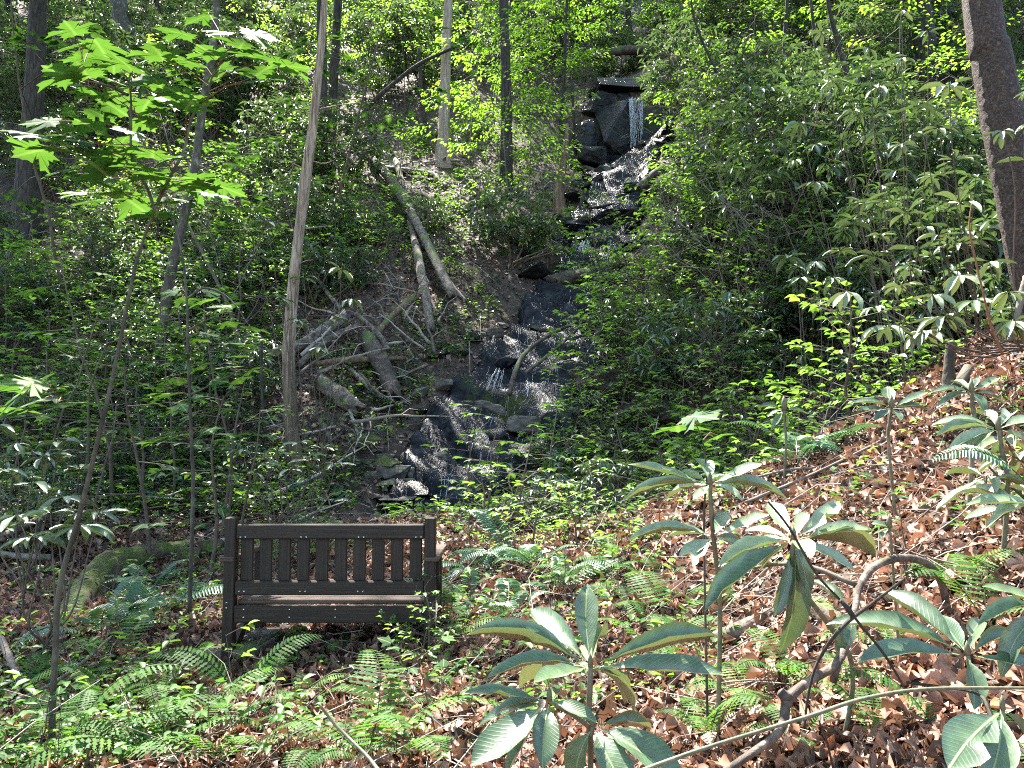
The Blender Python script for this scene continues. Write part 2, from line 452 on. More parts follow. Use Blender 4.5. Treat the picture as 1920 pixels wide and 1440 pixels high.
MAT['stem'] = surf_mat('twig_bark', [(.3, (.05, .035, .025)), (.6, (.12, .09, .065)), (.8, (.2, .17, .13))], scale=30, stretch=(1, 1, .4), rough=.8, bump=.3, bdist=.003, use_rnd=False)
MAT['stem_hero'] = surf_mat('young_stem_bark', [(.3, (.06, .07, .04)), (.55, (.14, .13, .08)), (.8, (.26, .22, .16))], scale=60, stretch=(1, 1, .3), rough=.65, bump=.3, bdist=.002)
MAT['red_stem'] = surf_mat('reddish_stem_bark', [(.3, (.10, .03, .015)), (.6, (.22, .08, .04)), (.8, (.30, .15, .09))], scale=50, rough=.7, bump=.3, bdist=.002)
MAT['bark'] = surf_mat('dark_bark', [(.3, (.014, .011, .009)), (.5, (.034, .026, .020)), (.66, (.065, .052, .041)), (.8, (.13, .115, .095))], scale=9, stretch=(1.6, 1.6, .35), rough=.85, bump=.9, bdist=.03, voro=5)
MAT['bark_lichen'] = surf_mat('lichen_bark', [(.34, (.030, .026, .020)), (.5, (.07, .058, .042)), (.6, (.11, .10, .075)), (.68, (.24, .25, .20)), (.80, (.36, .38, .32))], scale=7, stretch=(1.2, 1.2, .7), rough=.85, bump=.6, bdist=.02, moss=(.07, .085, .03), moss_amt=(.6, .72))
MAT['bark_near'] = surf_mat('cherry_bark', [(.36, (.012, .007, .005)), (.47, (.036, .021, .015)), (.57, (.066, .042, .031)), (.65, (.11, .078, .06)), (.74, (.26, .22, .18))], scale=48, stretch=(1, 1, 1.1), rough=.75, bump=.9, bdist=.014)
MAT['snag'] = surf_mat('bleached_dead_wood', [(.30, (.08, .048, .030)), (.42, (.20, .14, .10)), (.55, (.36, .28, .215)), (.75, (.52, .44, .36))], scale=14, stretch=(2.2, 2.2, .10), rough=.75, bump=.8, bdist=.012, distort=1.2)
MAT['snag_low'] = surf_mat('mossy_dead_wood', [(.32, (.035, .022, .014)), (.48, (.12, .07, .045)), (.62, (.24, .16, .11)), (.78, (.36, .28, .22))], scale=14, stretch=(2.2, 2.2, .12), rough=.85, bump=.9, bdist=.014, moss=(.09, .11, .03), moss_amt=(.54, .64), moss_scale=3)
def snag_mix():
    m, t, out = newmat('dead_wood_bare_above_bark_below')
    tc = N_(t, "ShaderNodeTexCoord"); mp = N_(t, "ShaderNodeMapping"); t.links.new(tc.outputs['Object'], mp.inputs[0]); mp.inputs['Scale'].default_value = (2.2, 2.2, .12)
    nz = N_(t, "ShaderNodeTexNoise", i_Scale=14.0, i_Detail=8.0, i_Roughness=.65, i_Distortion=1.0); t.links.new(mp.outputs[0], nz.inputs[0])
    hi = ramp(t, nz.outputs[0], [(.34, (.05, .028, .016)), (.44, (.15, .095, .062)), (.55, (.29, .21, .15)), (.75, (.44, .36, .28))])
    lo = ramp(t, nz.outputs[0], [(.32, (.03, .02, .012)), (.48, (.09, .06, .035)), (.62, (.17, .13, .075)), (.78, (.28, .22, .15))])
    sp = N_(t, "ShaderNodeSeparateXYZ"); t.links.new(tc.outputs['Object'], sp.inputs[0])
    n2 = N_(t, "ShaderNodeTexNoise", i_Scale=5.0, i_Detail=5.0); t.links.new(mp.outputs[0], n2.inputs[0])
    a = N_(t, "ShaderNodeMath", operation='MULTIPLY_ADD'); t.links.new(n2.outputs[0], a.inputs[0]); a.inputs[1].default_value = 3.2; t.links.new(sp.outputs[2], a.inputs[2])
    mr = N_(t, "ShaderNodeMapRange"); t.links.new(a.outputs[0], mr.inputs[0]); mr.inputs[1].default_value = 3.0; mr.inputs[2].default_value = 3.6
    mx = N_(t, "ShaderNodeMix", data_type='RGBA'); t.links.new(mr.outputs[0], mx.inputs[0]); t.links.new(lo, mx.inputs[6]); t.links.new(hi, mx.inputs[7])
    bs = N_(t, "ShaderNodeBsdfPrincipled", i_Roughness=.78); t.links.new(mx.outputs[2], bs.inputs['Base Color'])
    bp = N_(t, "ShaderNodeBump", i_Strength=.9, i_Distance=.013); t.links.new(nz.outputs[0], bp.inputs['Height']); t.links.new(bp.outputs[0], bs.inputs['Normal'])
    t.links.new(bs.outputs[0], out.inputs[0]); return m
MAT['snag_mix'] = snag_mix()
MAT['log'] = surf_mat('weathered_log', [(.34, (.028, .020, .015)), (.47, (.09, .068, .052)), (.58, (.18, .145, .115)), (.74, (.33, .285, .24))], scale=12, stretch=(1, 1, 1), rough=.8, bump=.9, bdist=.02, moss=(.10, .13, .04), moss_amt=(.62, .74))
MAT['log_dark'] = surf_mat('rotten_log', [(.3, (.018, .013, .010)), (.5, (.06, .042, .030)), (.7, (.14, .10, .075))], scale=10, rough=.75, bump=1, bdist=.03, moss=(.08, .11, .03), moss_amt=(.60, .70))
MAT['log_moss'] = surf_mat('moss_covered_log', [(.3, (.03, .022, .014)), (.6, (.10, .07, .045))], scale=10, rough=.9, bump=1, bdist=.03, moss=(.065, .085, .018), moss_amt=(.50, .62), moss_scale=5)
MAT['twig'] = surf_mat('dead_twig', [(.3, (.06, .045, .035)), (.55, (.17, .14, .115)), (.8, (.34, .30, .26))], scale=14, rough=.8, bump=.4, bdist=.004, use_rnd=True)
MAT['soil'] = surf_mat('forest_soil', [(.3, (.022, .016, .012)), (.5, (.055, .038, .028)), (.65, (.11, .072, .052)), (.8, (.16, .11, .085))], scale=5, rough=.9, bump=1, bdist=.05, detail=12, moss=(.03, .04, .012), moss_amt=(.74, .86), moss_scale=.9)
MAT['rock_wet'] = surf_mat('wet_bedrock', [(.32, (.012, .012, .014)), (.5, (.030, .031, .036)), (.62, (.06, .06, .066)), (.78, (.12, .115, .115))], scale=3.2, stretch=(1, 1, 2.2), rough=.24, bump=1, bdist=.10, detail=12, moss=(.075, .095, .022), moss_amt=(.66, .74), moss_scale=1.1, spec=.9, voro=None)
def wet_rock():
    m, t, out = newmat('wet_layered_bedrock')
    tc = N_(t, "ShaderNodeTexCoord")
    mp = N_(t, "ShaderNodeMapping"); t.links.new(tc.outputs['Object'], mp.inputs[0]); mp.inputs['Rotation'].default_value = (0, 0, .55); mp.inputs['Scale'].default_value = (.55, 3.0, 2.2)
    n1 = N_(t, "ShaderNodeTexNoise", i_Scale=3.0, i_Detail=12.0, i_Roughness=.7, i_Distortion=.5); t.links.new(mp.outputs[0], n1.inputs[0])
    n2 = N_(t, "ShaderNodeTexNoise", i_Scale=11.0, i_Detail=5.0, i_Roughness=.62); t.links.new(tc.outputs['Object'], n2.inputs[0])
    n3 = N_(t, "ShaderNodeTexNoise", i_Scale=.9, i_Detail=6.0); t.links.new(tc.outputs['Object'], n3.inputs[0])
    col = ramp(t, n1.outputs[0], [(.38, (.002, .002, .003)), (.47, (.009, .010, .013)), (.56, (.018, .020, .026)), (.66, (.045, .046, .052))])
    ge = N_(t, "ShaderNodeNewGeometry")
    mr = N_(t, "ShaderNodeMapRange"); t.links.new(n3.outputs[0], mr.inputs[0]); mr.inputs[1].default_value = .61; mr.inputs[2].default_value = .67
    mu = N_(t, "ShaderNodeMath", operation='MULTIPLY'); t.links.new(mr.outputs[0], mu.inputs[0])
    mr3 = N_(t, "ShaderNodeMapRange"); t.links.new(n2.outputs[0], mr3.inputs[0]); mr3.inputs[1].default_value = .4; mr3.inputs[2].default_value = .5; t.links.new(mr3.outputs[0], mu.inputs[1])
    mx = N_(t, "ShaderNodeMix", data_type='RGBA'); t.links.new(mu.outputs[0], mx.inputs[0]); t.links.new(col, mx.inputs[6]); mx.inputs[7].default_value = (.035, .046, .010, 1)
    bs = N_(t, "ShaderNodeBsdfPrincipled", i_Roughness=.3); bs.inputs['Specular IOR Level'].default_value = .15
    ro = N_(t, "ShaderNodeMapRange"); t.links.new(mu.outputs[0], ro.inputs[0]); ro.inputs[3].default_value = .33; ro.inputs[4].default_value = .9; t.links.new(ro.outputs[0], bs.inputs['Roughness'])
    t.links.new(mx.outputs[2], bs.inputs['Base Color'])
    b1 = N_(t, "ShaderNodeBump", i_Strength=1.0, i_Distance=.05); t.links.new(n1.outputs[0], b1.inputs['Height'])
    b2 = N_(t, "ShaderNodeBump", i_Strength=.75, i_Distance=.014); t.links.new(n2.outputs[0], b2.inputs['Height']); t.links.new(b1.outputs[0], b2.inputs['Normal'])
    t.links.new(b2.outputs[0], bs.inputs['Normal']); t.links.new(bs.outputs[0], out.inputs[0])
    return m
MAT['rock_wet'] = wet_rock()
MAT['rock_wet_b'] = surf_mat('wet_boulder', [(.3, (.005, .005, .005)), (.5, (.013, .012, .013)), (.62, (.028, .026, .026)), (.78, (.075, .068, .064))], scale=3, stretch=(1, 1, 3), rough=.26, bump=1, bdist=.08, detail=12, moss=(.05, .065, .02), moss_amt=(.66, .76), spec=.32)
MAT['rock_dry'] = surf_mat('dry_stone', [(.3, (.035, .03, .026)), (.5, (.085, .072, .060)), (.65, (.16, .14, .12)), (.8, (.28, .26, .24))], scale=7, stretch=(1, 1, 3), rough=.75, bump=.7, bdist=.02, detail=10, moss=(.09, .11, .035), moss_amt=(.66, .76), moss_scale=4)
MAT['rock_pale'] = surf_mat('pale_stone', [(.3, (.22, .22, .21)), (.5, (.40, .40, .38)), (.8, (.58, .58, .55))], scale=9, rough=.7, bump=.5, bdist=.02, detail=10)
MAT['bank_earth'] = surf_mat('root_matted_earth', [(.3, (.010, .008, .006)), (.5, (.04, .03, .02)), (.65, (.10, .075, .045)), (.8, (.17, .13, .08))], scale=5, stretch=(1.4, 1.4, .8), rough=.9, bump=1, bdist=.08, detail=12, moss=(.05, .06, .02), moss_amt=(.56, .68), moss_scale=2.5)
MAT['moss'] = surf_mat('moss_tuft', [(.3, (.035, .05, .012)), (.6, (.10, .13, .025)), (.8, (.18, .21, .05))], scale=30, rough=.9, bump=.5, bdist=.01, use_rnd=True)

def bench_mat(worn=1.0):
    m, t, out = newmat('dark_brown_bench_board')
    tc = N_(t, "ShaderNodeTexCoord"); at = N_(t, "ShaderNodeAttribute", attribute_name="rnd")
    # grain runs along x for boards with rnd < .5, along z for the others
    mpa = N_(t, "ShaderNodeMapping"); t.links.new(tc.outputs['Object'], mpa.inputs[0]); mpa.inputs['Scale'].default_value = (1.5, 60, 60)
    mpb = N_(t, "ShaderNodeMapping"); t.links.new(tc.outputs['Object'], mpb.inputs[0]); mpb.inputs['Scale'].default_value = (60, 60, 1.5)
    gt = N_(t, "ShaderNodeMath", operation='GREATER_THAN'); t.links.new(at.outputs['Fac'], gt.inputs[0]); gt.inputs[1].default_value = .5
    mv = N_(t, "ShaderNodeMix", data_type='VECTOR'); t.links.new(gt.outputs[0], mv.inputs[0]); t.links.new(mpa.outputs[0], mv.inputs[4]); t.links.new(mpb.outputs[0], mv.inputs[5])
    nz = N_(t, "ShaderNodeTexNoise", i_Scale=1.6, i_Detail=6.0, i_Roughness=.7); t.links.new(mv.outputs[1], nz.inputs[0])
    col = ramp(t, nz.outputs[0], [(.32, (.007, .0045, .0035)), (.5, (.018, .0115, .0085)), (.66, (.036, .024, .018)), (.8, (.08, .055, .042))])
    bs = N_(t, "ShaderNodeBsdfPrincipled", i_Roughness=.5); bs.inputs['Specular IOR Level'].default_value = .28
    t.links.new(col, bs.inputs['Base Color'])
    bp = N_(t, "ShaderNodeBump", i_Strength=.5, i_Distance=.003); t.links.new(nz.outputs[0], bp.inputs['Height']); t.links.new(bp.outputs[0], bs.inputs['Normal'])
    t.links.new(bs.outputs[0], out.inputs[0])
    return m
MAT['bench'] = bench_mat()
MAT['bench_sunlit'] = bench_mat()  # same board brightened below: sunlight on seat and arms painted in
for n_ in MAT['bench_sunlit'].node_tree.nodes:
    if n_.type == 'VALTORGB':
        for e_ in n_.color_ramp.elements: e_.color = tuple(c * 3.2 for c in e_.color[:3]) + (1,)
def metal_mat():
    m, t, out = newmat('screw_metal')
    bs = N_(t, "ShaderNodeBsdfPrincipled", i_Roughness=.35, i_Metallic=.9); bs.inputs['Base Color'].default_value = (.55, .52, .5, 1)
    t.links.new(bs.outputs[0], out.inputs[0]); return m
MAT['screw'] = metal_mat()
def water_mat():
    m, t, out = newmat('falling_water')
    bs = N_(t, "ShaderNodeBsdfPrincipled", i_Roughness=.15); bs.inputs['Base Color'].default_value = (.85, .86, .87, 1)
    bs.inputs['Transmission Weight'].default_value = .35; bs.inputs['IOR'].default_value = 1.33
    t.links.new(bs.outputs[0], out.inputs[0]); return m
MAT['water'] = water_mat()

# ------------------------------------------------------------------ ground
def nonuni(a, b, n, k):
    lo, hi = math.asinh(a / k), math.asinh(b / k)
    return np.sinh(np.linspace(lo, hi, n)) * k

gx = nonuni(-70, 70, 390, 3.0)
gy = nonuni(-14, 110, 480, 5.0) 
X, Y = np.meshgrid(gx, gy)
Z = terrain(X, Y)
SHW = lambda y: np.interp(y, [9.6, 11, 12.0, 13.5, 15, 16.3, 19.3, 23.3, 27.2], [.4, .75, 1.35, 1.6, 1.1, .9, 1.0, 1.15, 1.6])
SOFF = lambda y: np.interp(y, [9.6, 11.5, 12.5, 13.5, 15, 27], [0, .1, .35, .4, .1, 0])
Z = Z - .55 * (1 - ss(.72, 1.12, np.abs(X - stream_x(Y) - SOFF(Y)) / SHW(Y))) * ss(10.9, 11.5, Y) * (1 - ss(26.2, 26.9, Y))
mb = MB()
nx, ny = len(gx), len(gy)
ii = (np.arange(ny - 1)[:, None] * nx + np.arange(nx - 1)[None, :]).ravel()
mb.add(np.stack([X, Y, Z], -1).reshape(-1, 3), np.vstack([np.stack([ii, ii + 1, ii + nx + 1], 1), np.stack([ii, ii + nx + 1, ii + nx], 1)]))
link("ground", mb.mesh("ground", MAT['soil']), kind="structure", label="brown forest floor climbing into a steep wooded hillside")

# stream bed: layered bedrock draped along the stream
def bedrock():
    nt_, nw = 520, 120
    yy = np.linspace(10.8, 27.0, nt_)
    hw = SHW(yy); off = SOFF(yy)
    wv = np.linspace(-1.12, 1.12, nw)
    Yg = yy[:, None] + 0 * wv[None, :]
    edge = fnoise(Yg * 1.0, Yg * 0 + 3, 1.4, 4) * .25
    Xg = stream_x(Yg) + off[:, None] + (hw[:, None] * (1 + edge)) * wv[None, :]
    base = terrain(Xg, Yg, False)
    # tilted strata: saw-tooth benches that run diagonally down across the slide
    u = Yg * .62 + Xg * .55 + .22 * fnoise(Xg, Yg, 2.0, 4)
    def saw(q, sharp=.82):
        q = -q; f = q - np.floor(q)
        return np.where(f < sharp, f / sharp, (1 - f) / (1 - sharp))
    h = .26 * saw(u * 1.25, .9) + .12 * saw(u * 3.7 + .3, .9) + .05 * saw(u * 9.0 + fnoise(Xg, Yg, .7, 3), .85)
    v = Yg * 1.0 - Xg * .25 + .3 * fnoise(Xg + 9, Yg, 1.8, 3)
    h = h + .22 * saw(v * .55, .78)
    h = h + .10 * fnoise(Xg, Yg, .8, 4) + .010 * fnoise(Xg, Yg * 2, .25, 2)
    e = 1 - ss(.78, 1.1, np.abs(wv))[None, :] ; e = e * ss(10.8, 11.4, Yg)
    Zg = base + (-.12 + h) * e - .6 * (1 - e)
    mb = MB(); i2 = (np.arange(nt_ - 1)[:, None] * nw + np.arange(nw - 1)[None, :]).ravel()
    mb.add(np.stack([Xg, Yg, Zg], -1).reshape(-1, 3), np.vstack([np.stack([i2, i2 + 1, i2 + nw + 1], 1), np.stack([i2, i2 + nw + 1, i2 + nw], 1)]))
    return mb.mesh("stream_bed", MAT['rock_wet'])
link("stream_bed", bedrock(), kind="structure", label="wet dark layered bedrock slide carrying the thin stream down the slope")

def bedrock_right():
    # wet rock face behind the right bank
    nxw, nyw = 160, 110
    xx = np.linspace(3.4, 9.4, nxw); yy = np.linspace(9.3, 13.2, nyw)
    Xg, Yg = np.meshgrid(xx, yy)
    base = terrain(Xg, Yg, False)
    u = Yg * .9 - Xg * .2 + .25 * fnoise(Xg, Yg, 2, 4)
    f = u * 1.6 - np.floor(u * 1.6); f2 = u * 5.1 - np.floor(u * 5.1)
    h = .26 * np.where(f < .8, f / .8, (1 - f) / .2) + .07 * np.where(f2 < .8, f2 / .8, (1 - f2) / .2) + .12 * fnoise(Xg, Yg, .8, 5)
    e = ss(0, .8, Xg - 3.4) * ss(0, .8, 9.4 - Xg) * ss(0, .5, Yg - 9.3) * ss(0, .6, 13.2 - Yg) * ss(-.35, .15, fnoise(Xg, Yg, 3.5, 3) + .25)
    Zg = base - .3 + (h + .28) * e
    mb = MB(); i2 = (np.arange(nyw - 1)[:, None] * nxw + np.arange(nxw - 1)[None, :]).ravel()
    mb.add(np.stack([Xg, Yg, Zg], -1).reshape(-1, 3), np.vstack([np.stack([i2, i2 + 1, i2 + nxw + 1], 1), np.stack([i2, i2 + nxw + 1, i2 + nxw], 1)]))
    return mb.mesh("rock_face", MAT['rock_wet'])
link("rock_face", bedrock_right(), kind="structure", label="dark wet rock face showing behind the leafy right hand bank")

# ------------------------------------------------------------------ rocks
import bmesh
def rock_mesh(name, seed, size, mat, flat=1.0, npts=16, sub=2, rough=.04):
    r = random.Random(seed)
    bm = bmesh.new()
    for k in range(npts):
        v = Vector((r.gauss(0, 1), r.gauss(0, 1), r.gauss(0, 1))).normalized()
        v = Vector((max(-.75, min(.75, v.x)), max(-.75, min(.75, v.y)), max(-.62, min(.62, v.z))))
        bm.verts.new((v.x * size[0] / 1.4, v.y * size[1] / 1.4, v.z * size[2] / 1.2))
    bmesh.ops.convex_hull(bm, input=bm.verts)
    bmesh.ops.delete(bm, geom=[v for v in bm.verts if not v.link_faces], context='VERTS')
    bmesh.ops.bevel(bm, geom=list(bm.edges), offset=min(size) * .035, segments=1, affect='EDGES')
    bmesh.ops.triangulate(bm, faces=bm.faces)
    for _ in range(sub):
        bmesh.ops.subdivide_edges(bm, edges=bm.edges, cuts=1, use_grid_fill=True)
    bmesh.ops.triangulate(bm, faces=bm.faces)
    from mathutils import noise
    for v in bm.verts:
        q = v.co / max(size) * 3 + Vector((seed, 0, 0))
        n = noise.fractal(q, 1.0, 2.0, 4)
        lay = noise.noise(Vector((seed, 3, v.co.z / max(size) * 14)))
        v.co *= 1 + rough * 2 * n + rough * lay
    me = bpy.data.meshes.new(name); bm.to_mesh(me); bm.free()
    me.materials.append(mat)
    for p in me.polygons: p.use_smooth = False
    a = me.attributes.new("rnd", 'FLOAT', 'POINT')
    return me

def rock(px, py, wpx, hpx, mat, label, seed, rz=0, tilt=0, d=None, deep=1.0, name="boulder", cat="rock", group=None, sink=.15, sub=2, npts=16):
    g = G(px, py + hpx * .5) if d is None else P(px, py + hpx * .5, d)
    k = g.y / 1450
    sx, sz = wpx * k, hpx * k * 1.15
    me = rock_mesh(name, seed, (sx, sx * deep, sz), mat, npts=npts, sub=sub)
    c = P(px, py, g.y + sx * deep * .2)
    return link(name, me, loc=c, rot=(random.uniform(-.1, .1), tilt, rz), label=label, cat=cat, group=group)

# upper fall, roughly 27 m away
rock(1178, 182, 150, 26, MAT['rock_wet_b'], "broad flat capstone at the lip of the upper waterfall", 21, rz=.2, d=27.8, deep=.9, name="ledge_slab")
rock(1130, 212, 95, 50, MAT['rock_wet_b'], "dark undercut rock under the left part of the waterfall lip", 22, rz=.5, d=27.6, deep=.8)
rock(1205, 226, 140, 96, MAT['rock_wet_b'], "dark rock wall behind the falling strands of water", 23, rz=-.1, d=27.6, deep=.35)
rock(1146, 245, 100, 92, MAT['rock_wet_b'], "large slanted slab leaning left of the upper waterfall", 24, rz=.3, tilt=.6, d=26.9, deep=.7, npts=12)
rock(1098, 262, 46, 60, MAT['rock_wet_b'], "upright boulder wedged left of the slanted slab", 26, rz=.1, tilt=-.2, d=26.6)
rock(1108, 296, 60, 34, MAT['rock_wet_b'], "low rounded boulder below the slanted slab", 27, d=25.6)
rock(1168, 318, 110, 44, MAT['rock_wet_b'], "rounded wet boulder at the foot of the upper waterfall", 28, d=25.2)
rock(1240, 300, 70, 40, MAT['rock_wet_b'], "wet boulder right of the fall's foot under the shrubs", 29, d=25.6)
rock(1128, 388, 90, 22, MAT['rock_wet_b'], "flat ledge across the stream below the leaning stub", 30, deep=.9, name="ledge_slab")
rock(1172, 412, 140, 22, MAT['rock_wet_b'], "long flat mossy edged ledge lying across the stream", 31, deep=.7, name="ledge_slab")
rock(1135, 436, 90, 22, MAT['rock_wet_b'], "small stepped ledge under the long flat ledge", 32, deep=.8, name="ledge_slab")
rock(1118, 458, 74, 20, MAT['rock_wet_b'], "lowest small ledge above the bedrock slide", 33, deep=.8, name="ledge_slab")
rock(1090, 415, 40, 34, MAT['rock_wet_b'], "dark boulder left of the long flat ledge", 34)
rock(1200, 350, 60, 26, MAT['rock_wet_b'], "small boulder in the stream between fall and dark log", 35)
# lower rocks
rock(920, 770, 62, 34, MAT['rock_dry'], "brown mossy stone perched at the bottom of the bedrock slide", 41, deep=1.1)
rock(985, 800, 70, 30, MAT['rock_dry'], "mossy clod covered stone right of the perched stone", 42)
rock(876, 760, 46, 16, MAT['rock_dry'], "thin flat stone left of the perched mossy stone", 43, deep=1.2)
rock(1035, 785, 46, 20, MAT['rock_dry'], "low brown stone at the undercut foot of the slide", 44)
rock(799, 862, 32, 20, MAT['rock_pale'], "pale whitish block stone at the foot of the slide", 45, deep=.8, npts=10)
rock(832, 862, 34, 26, MAT['rock_dry'], "grey wedge stone beside the pale whitish block", 46, npts=10)
rock(777, 870, 24, 20, MAT['rock_dry'], "small brown stone left of the pale whitish block", 47)
rock(736, 886, 64, 22, MAT['rock_dry'], "long low slab stone in the row behind the bench", 48, deep=.7, name="stone")
rock(780, 890, 26, 26, MAT['rock_dry'], "rusty brown wedge stone right of the long low slab", 49, name="stone")
rock(728, 868, 36, 14, MAT['rock_dry'], "thin flat grey stone above the long low slab", 50, name="stone")
rock(764, 904, 34, 12, MAT['rock_dry'], "dark flat stone just below the rusty wedge stone", 51, name="stone")
rock(730, 904, 36, 12, MAT['rock_dry'], "flat flake of stone at the left end of the stone row", 52, name="stone")
rock(700, 893, 30, 14, MAT['rock_dry'], "leftmost dark stone of the stone row", 53, name="stone")
rock(815, 905, 40, 10, MAT['rock_dry'], "thin slab right of the stone row beside the trickle", 54, name="stone")
rock(470, 852, 36, 14, MAT['rock_dry'], "sunlit angular stone beside the base of the tall pale snag", 55, name="stone")
rock(390, 1030, 46, 30, MAT['log_moss'], "moss cushioned stone left of the bench's armrest", 56, name="stone")
rock(352, 1045, 42, 28, MAT['log_moss'], "second moss cushion stone further left of the bench", 57, name="stone")
rock(755, 925, 120, 12, MAT['rock_dry'], "sunken flat slab along the trickle behind the bench", 58, name="stone")
# overhanging earth and rock lump right of the slide
def lump(px, py, d, size, label, seed):
    from mathutils import noise
    bm = bmesh.new(); bmesh.ops.create_icosphere(bm, subdivisions=6, radius=1)
    for v in bm.verts:
        q = v.co.copy(); n = noise.fractal(q * 1.3 + Vector((seed, 0, 0)), 1.0, 2.0, 7); n2 = noise.fractal(q * 6 + Vector((seed, 5, 0)), .8, 2.0, 4)
        k = 1 + .32 * n + .07 * n2
        if q.z < -.1: k *= 1 - .35 * min(1, (-.1 - q.z) * 2)
        v.co = Vector((q.x * size[0] * k, q.y * size[1] * k, q.z * size[2] * k))
    me = bpy.data.meshes.new("earth_bank"); bm.to_mesh(me); bm.free(); me.materials.append(MAT['bank_earth'])
    for p in me.polygons: p.use_smooth = True
    me.attributes.new("rnd", 'FLOAT', 'POINT')
    link("earth_bank", me, loc=P(px, py, d), rot=(0, .25, 0), label=label, cat="earth bank")
lump(1150, 735, 12.9, (.75, .6, .36), "bulging mossy earth bank overhanging the right of the slide", 3)
lump(1245, 785, 12.2, (.75, .6, .28), "lower shaded earth bank right of the overhang", 8)
srnd = random.Random(3); BOULD, PEBB = [], []
for k in range(46):
    px = srnd.uniform(620, 900); py = srnd.uniform(840, 960)
    g = G(px, py); s = srnd.uniform(.05, .16)
    me = rock_mesh("pebble", 100 + k, (s * 1.5, s, s * .45), MAT['rock_dry'], npts=10, sub=0)
    PEBB.append(link("pebble", me, loc=(g.x, g.y, g.z + s * .1), rot=(0, 0, srnd.uniform(0, 6)), label="small flat stone strewn along the trickle behind the bench", cat="stone", group="small stones along the trickle"))
for k in range(26):
    y = srnd.uniform(11.2, 17.5); x = float(stream_x(y)) + float(SOFF(y)) + srnd.choice([-1, -1, 1]) * float(SHW(y)) * srnd.uniform(1.0, 1.5); s = srnd.uniform(.12, .38)
    me = rock_mesh("boulder", 300 + k, (s * 1.6, s * 1.2, s * .6), srnd.choice([MAT['rock_dry'], MAT['rock_wet_b'], MAT['log_moss']]), npts=13, sub=1)
    BOULD.append(link("boulder", me, loc=(x, y, gz(x, y) + s * .08), rot=(srnd.uniform(-.3, .3), srnd.uniform(-.3, .3), srnd.uniform(0, 6)), cat="rock"))
for k in range(34):
    y = srnd.uniform(17.5, 26.5); x = float(stream_x(y)) + srnd.choice([-1, 1]) * srnd.uniform(.5, 1.7); s = srnd.uniform(.25, .7)
    me = rock_mesh("boulder", 200 + k, (s * 1.6, s * 1.2, s * .55), MAT['rock_wet_b'], npts=12, sub=1)
    BOULD.append(link("boulder", me, loc=(x, y, gz(x, y) + s * .1), rot=(0, srnd.uniform(-.2, .2), srnd.uniform(0, 6)), label="dark wet boulder edging the stepped upper stream", cat="rock", group="boulders edging the upper stream"))

# ------------------------------------------------------------------ water
def water_strands(name, px0, px1, py0, py1, d, n, r, label, seed, drift=0, spread=1.2):
    rr = random.Random(seed)
    mb = MB()
    for k in range(n):
        a = rr.random()
        x0 = px0 + (px1 - px0) * a
        q0 = P(x0, py0 + rr.uniform(-3, 3), d); end = py0 + (py1 - py0) * rr.uniform(.55, 1.0)
        q1 = P(x0 + drift + (a - .5) * (px1 - px0) * (spread - 1) + rr.uniform(-2, 2), end, d - .15)
        m = 16; pts = []
        for i in range(m):
            t = i / (m - 1); p = q0.lerp(q1, t)
            p.x += rr.gauss(0, r * 1.6) ; p.y -= .12 * math.sin(t * 1.57); pts.append(p)
        tube(mb, pts, [r * rr.uniform(.2, 1.2) for _ in pts], 4)
    for k in range(n * 7):
        q = P(rr.uniform(px0 - 6, px1 + 8) + drift * rr.random(), py0 + (py1 - py0) * rr.uniform(.3, 1.05) , d - rr.uniform(0, .3))
        s = r * rr.uniform(.4, 1.0)
        tube(mb, [q, q + Vector((rr.uniform(-.5, .5) * s, 0, -s * rr.uniform(1, 3)))], [s * .7, s * .4], 4)
    return link(name, mb.mesh(name, MAT['water']), label=label, cat="waterfall")
WF = link("waterfall", None, loc=(0, 0, 0), label="thin white strands of water dropping from the upper rock lip", cat="waterfall")
for a_, b_, c_, n_, dr_, sd_ in ((1179, 1187, 288, 20, 5, 5), (1198, 1206, 280, 18, -7, 15), (1186, 1199, 262, 9, 0, 25)):
    o_ = water_strands("strands", a_, b_, 184, c_, 26.6, n_, .006, "", sd_, drift=dr_, spread=1.8); o_.parent = WF; del o_["category"]
water_strands("cascade", 930, 946, 692, 738, 12.35, 14, .0028, "small splashing cascade low on the bedrock slide", 6, drift=-12, spread=1.8)
from mathutils.bvhtree import BVHTree
bed = bpy.data.objects["stream_bed"].data
rl = random.Random(8)
for k in range(20):
    y = rl.uniform(11.0, 17.3); x = float(stream_x(y)) + float(SOFF(y)) + rl.uniform(-.75, .75) * float(SHW(y)); sz = rl.uniform(.45, 1.1)
    me = rock_mesh("ledge_slab", 500 + k, (sz, sz * .42, sz * .20), MAT['rock_wet'] if k % 3 else MAT['rock_wet_b'], npts=13, sub=2)
    BOULD.append(link("ledge_rock", me, loc=(x, y, gz(x, y) + .06), rot=(rl.uniform(.25, .6), rl.uniform(-.15, .15), -.5 + rl.gauss(0, .25)), cat="rock"))
BVH = BVHTree.FromPolygons([v.co.copy() for v in bed.vertices], [tuple(p.vertices) for p in bed.polygons])
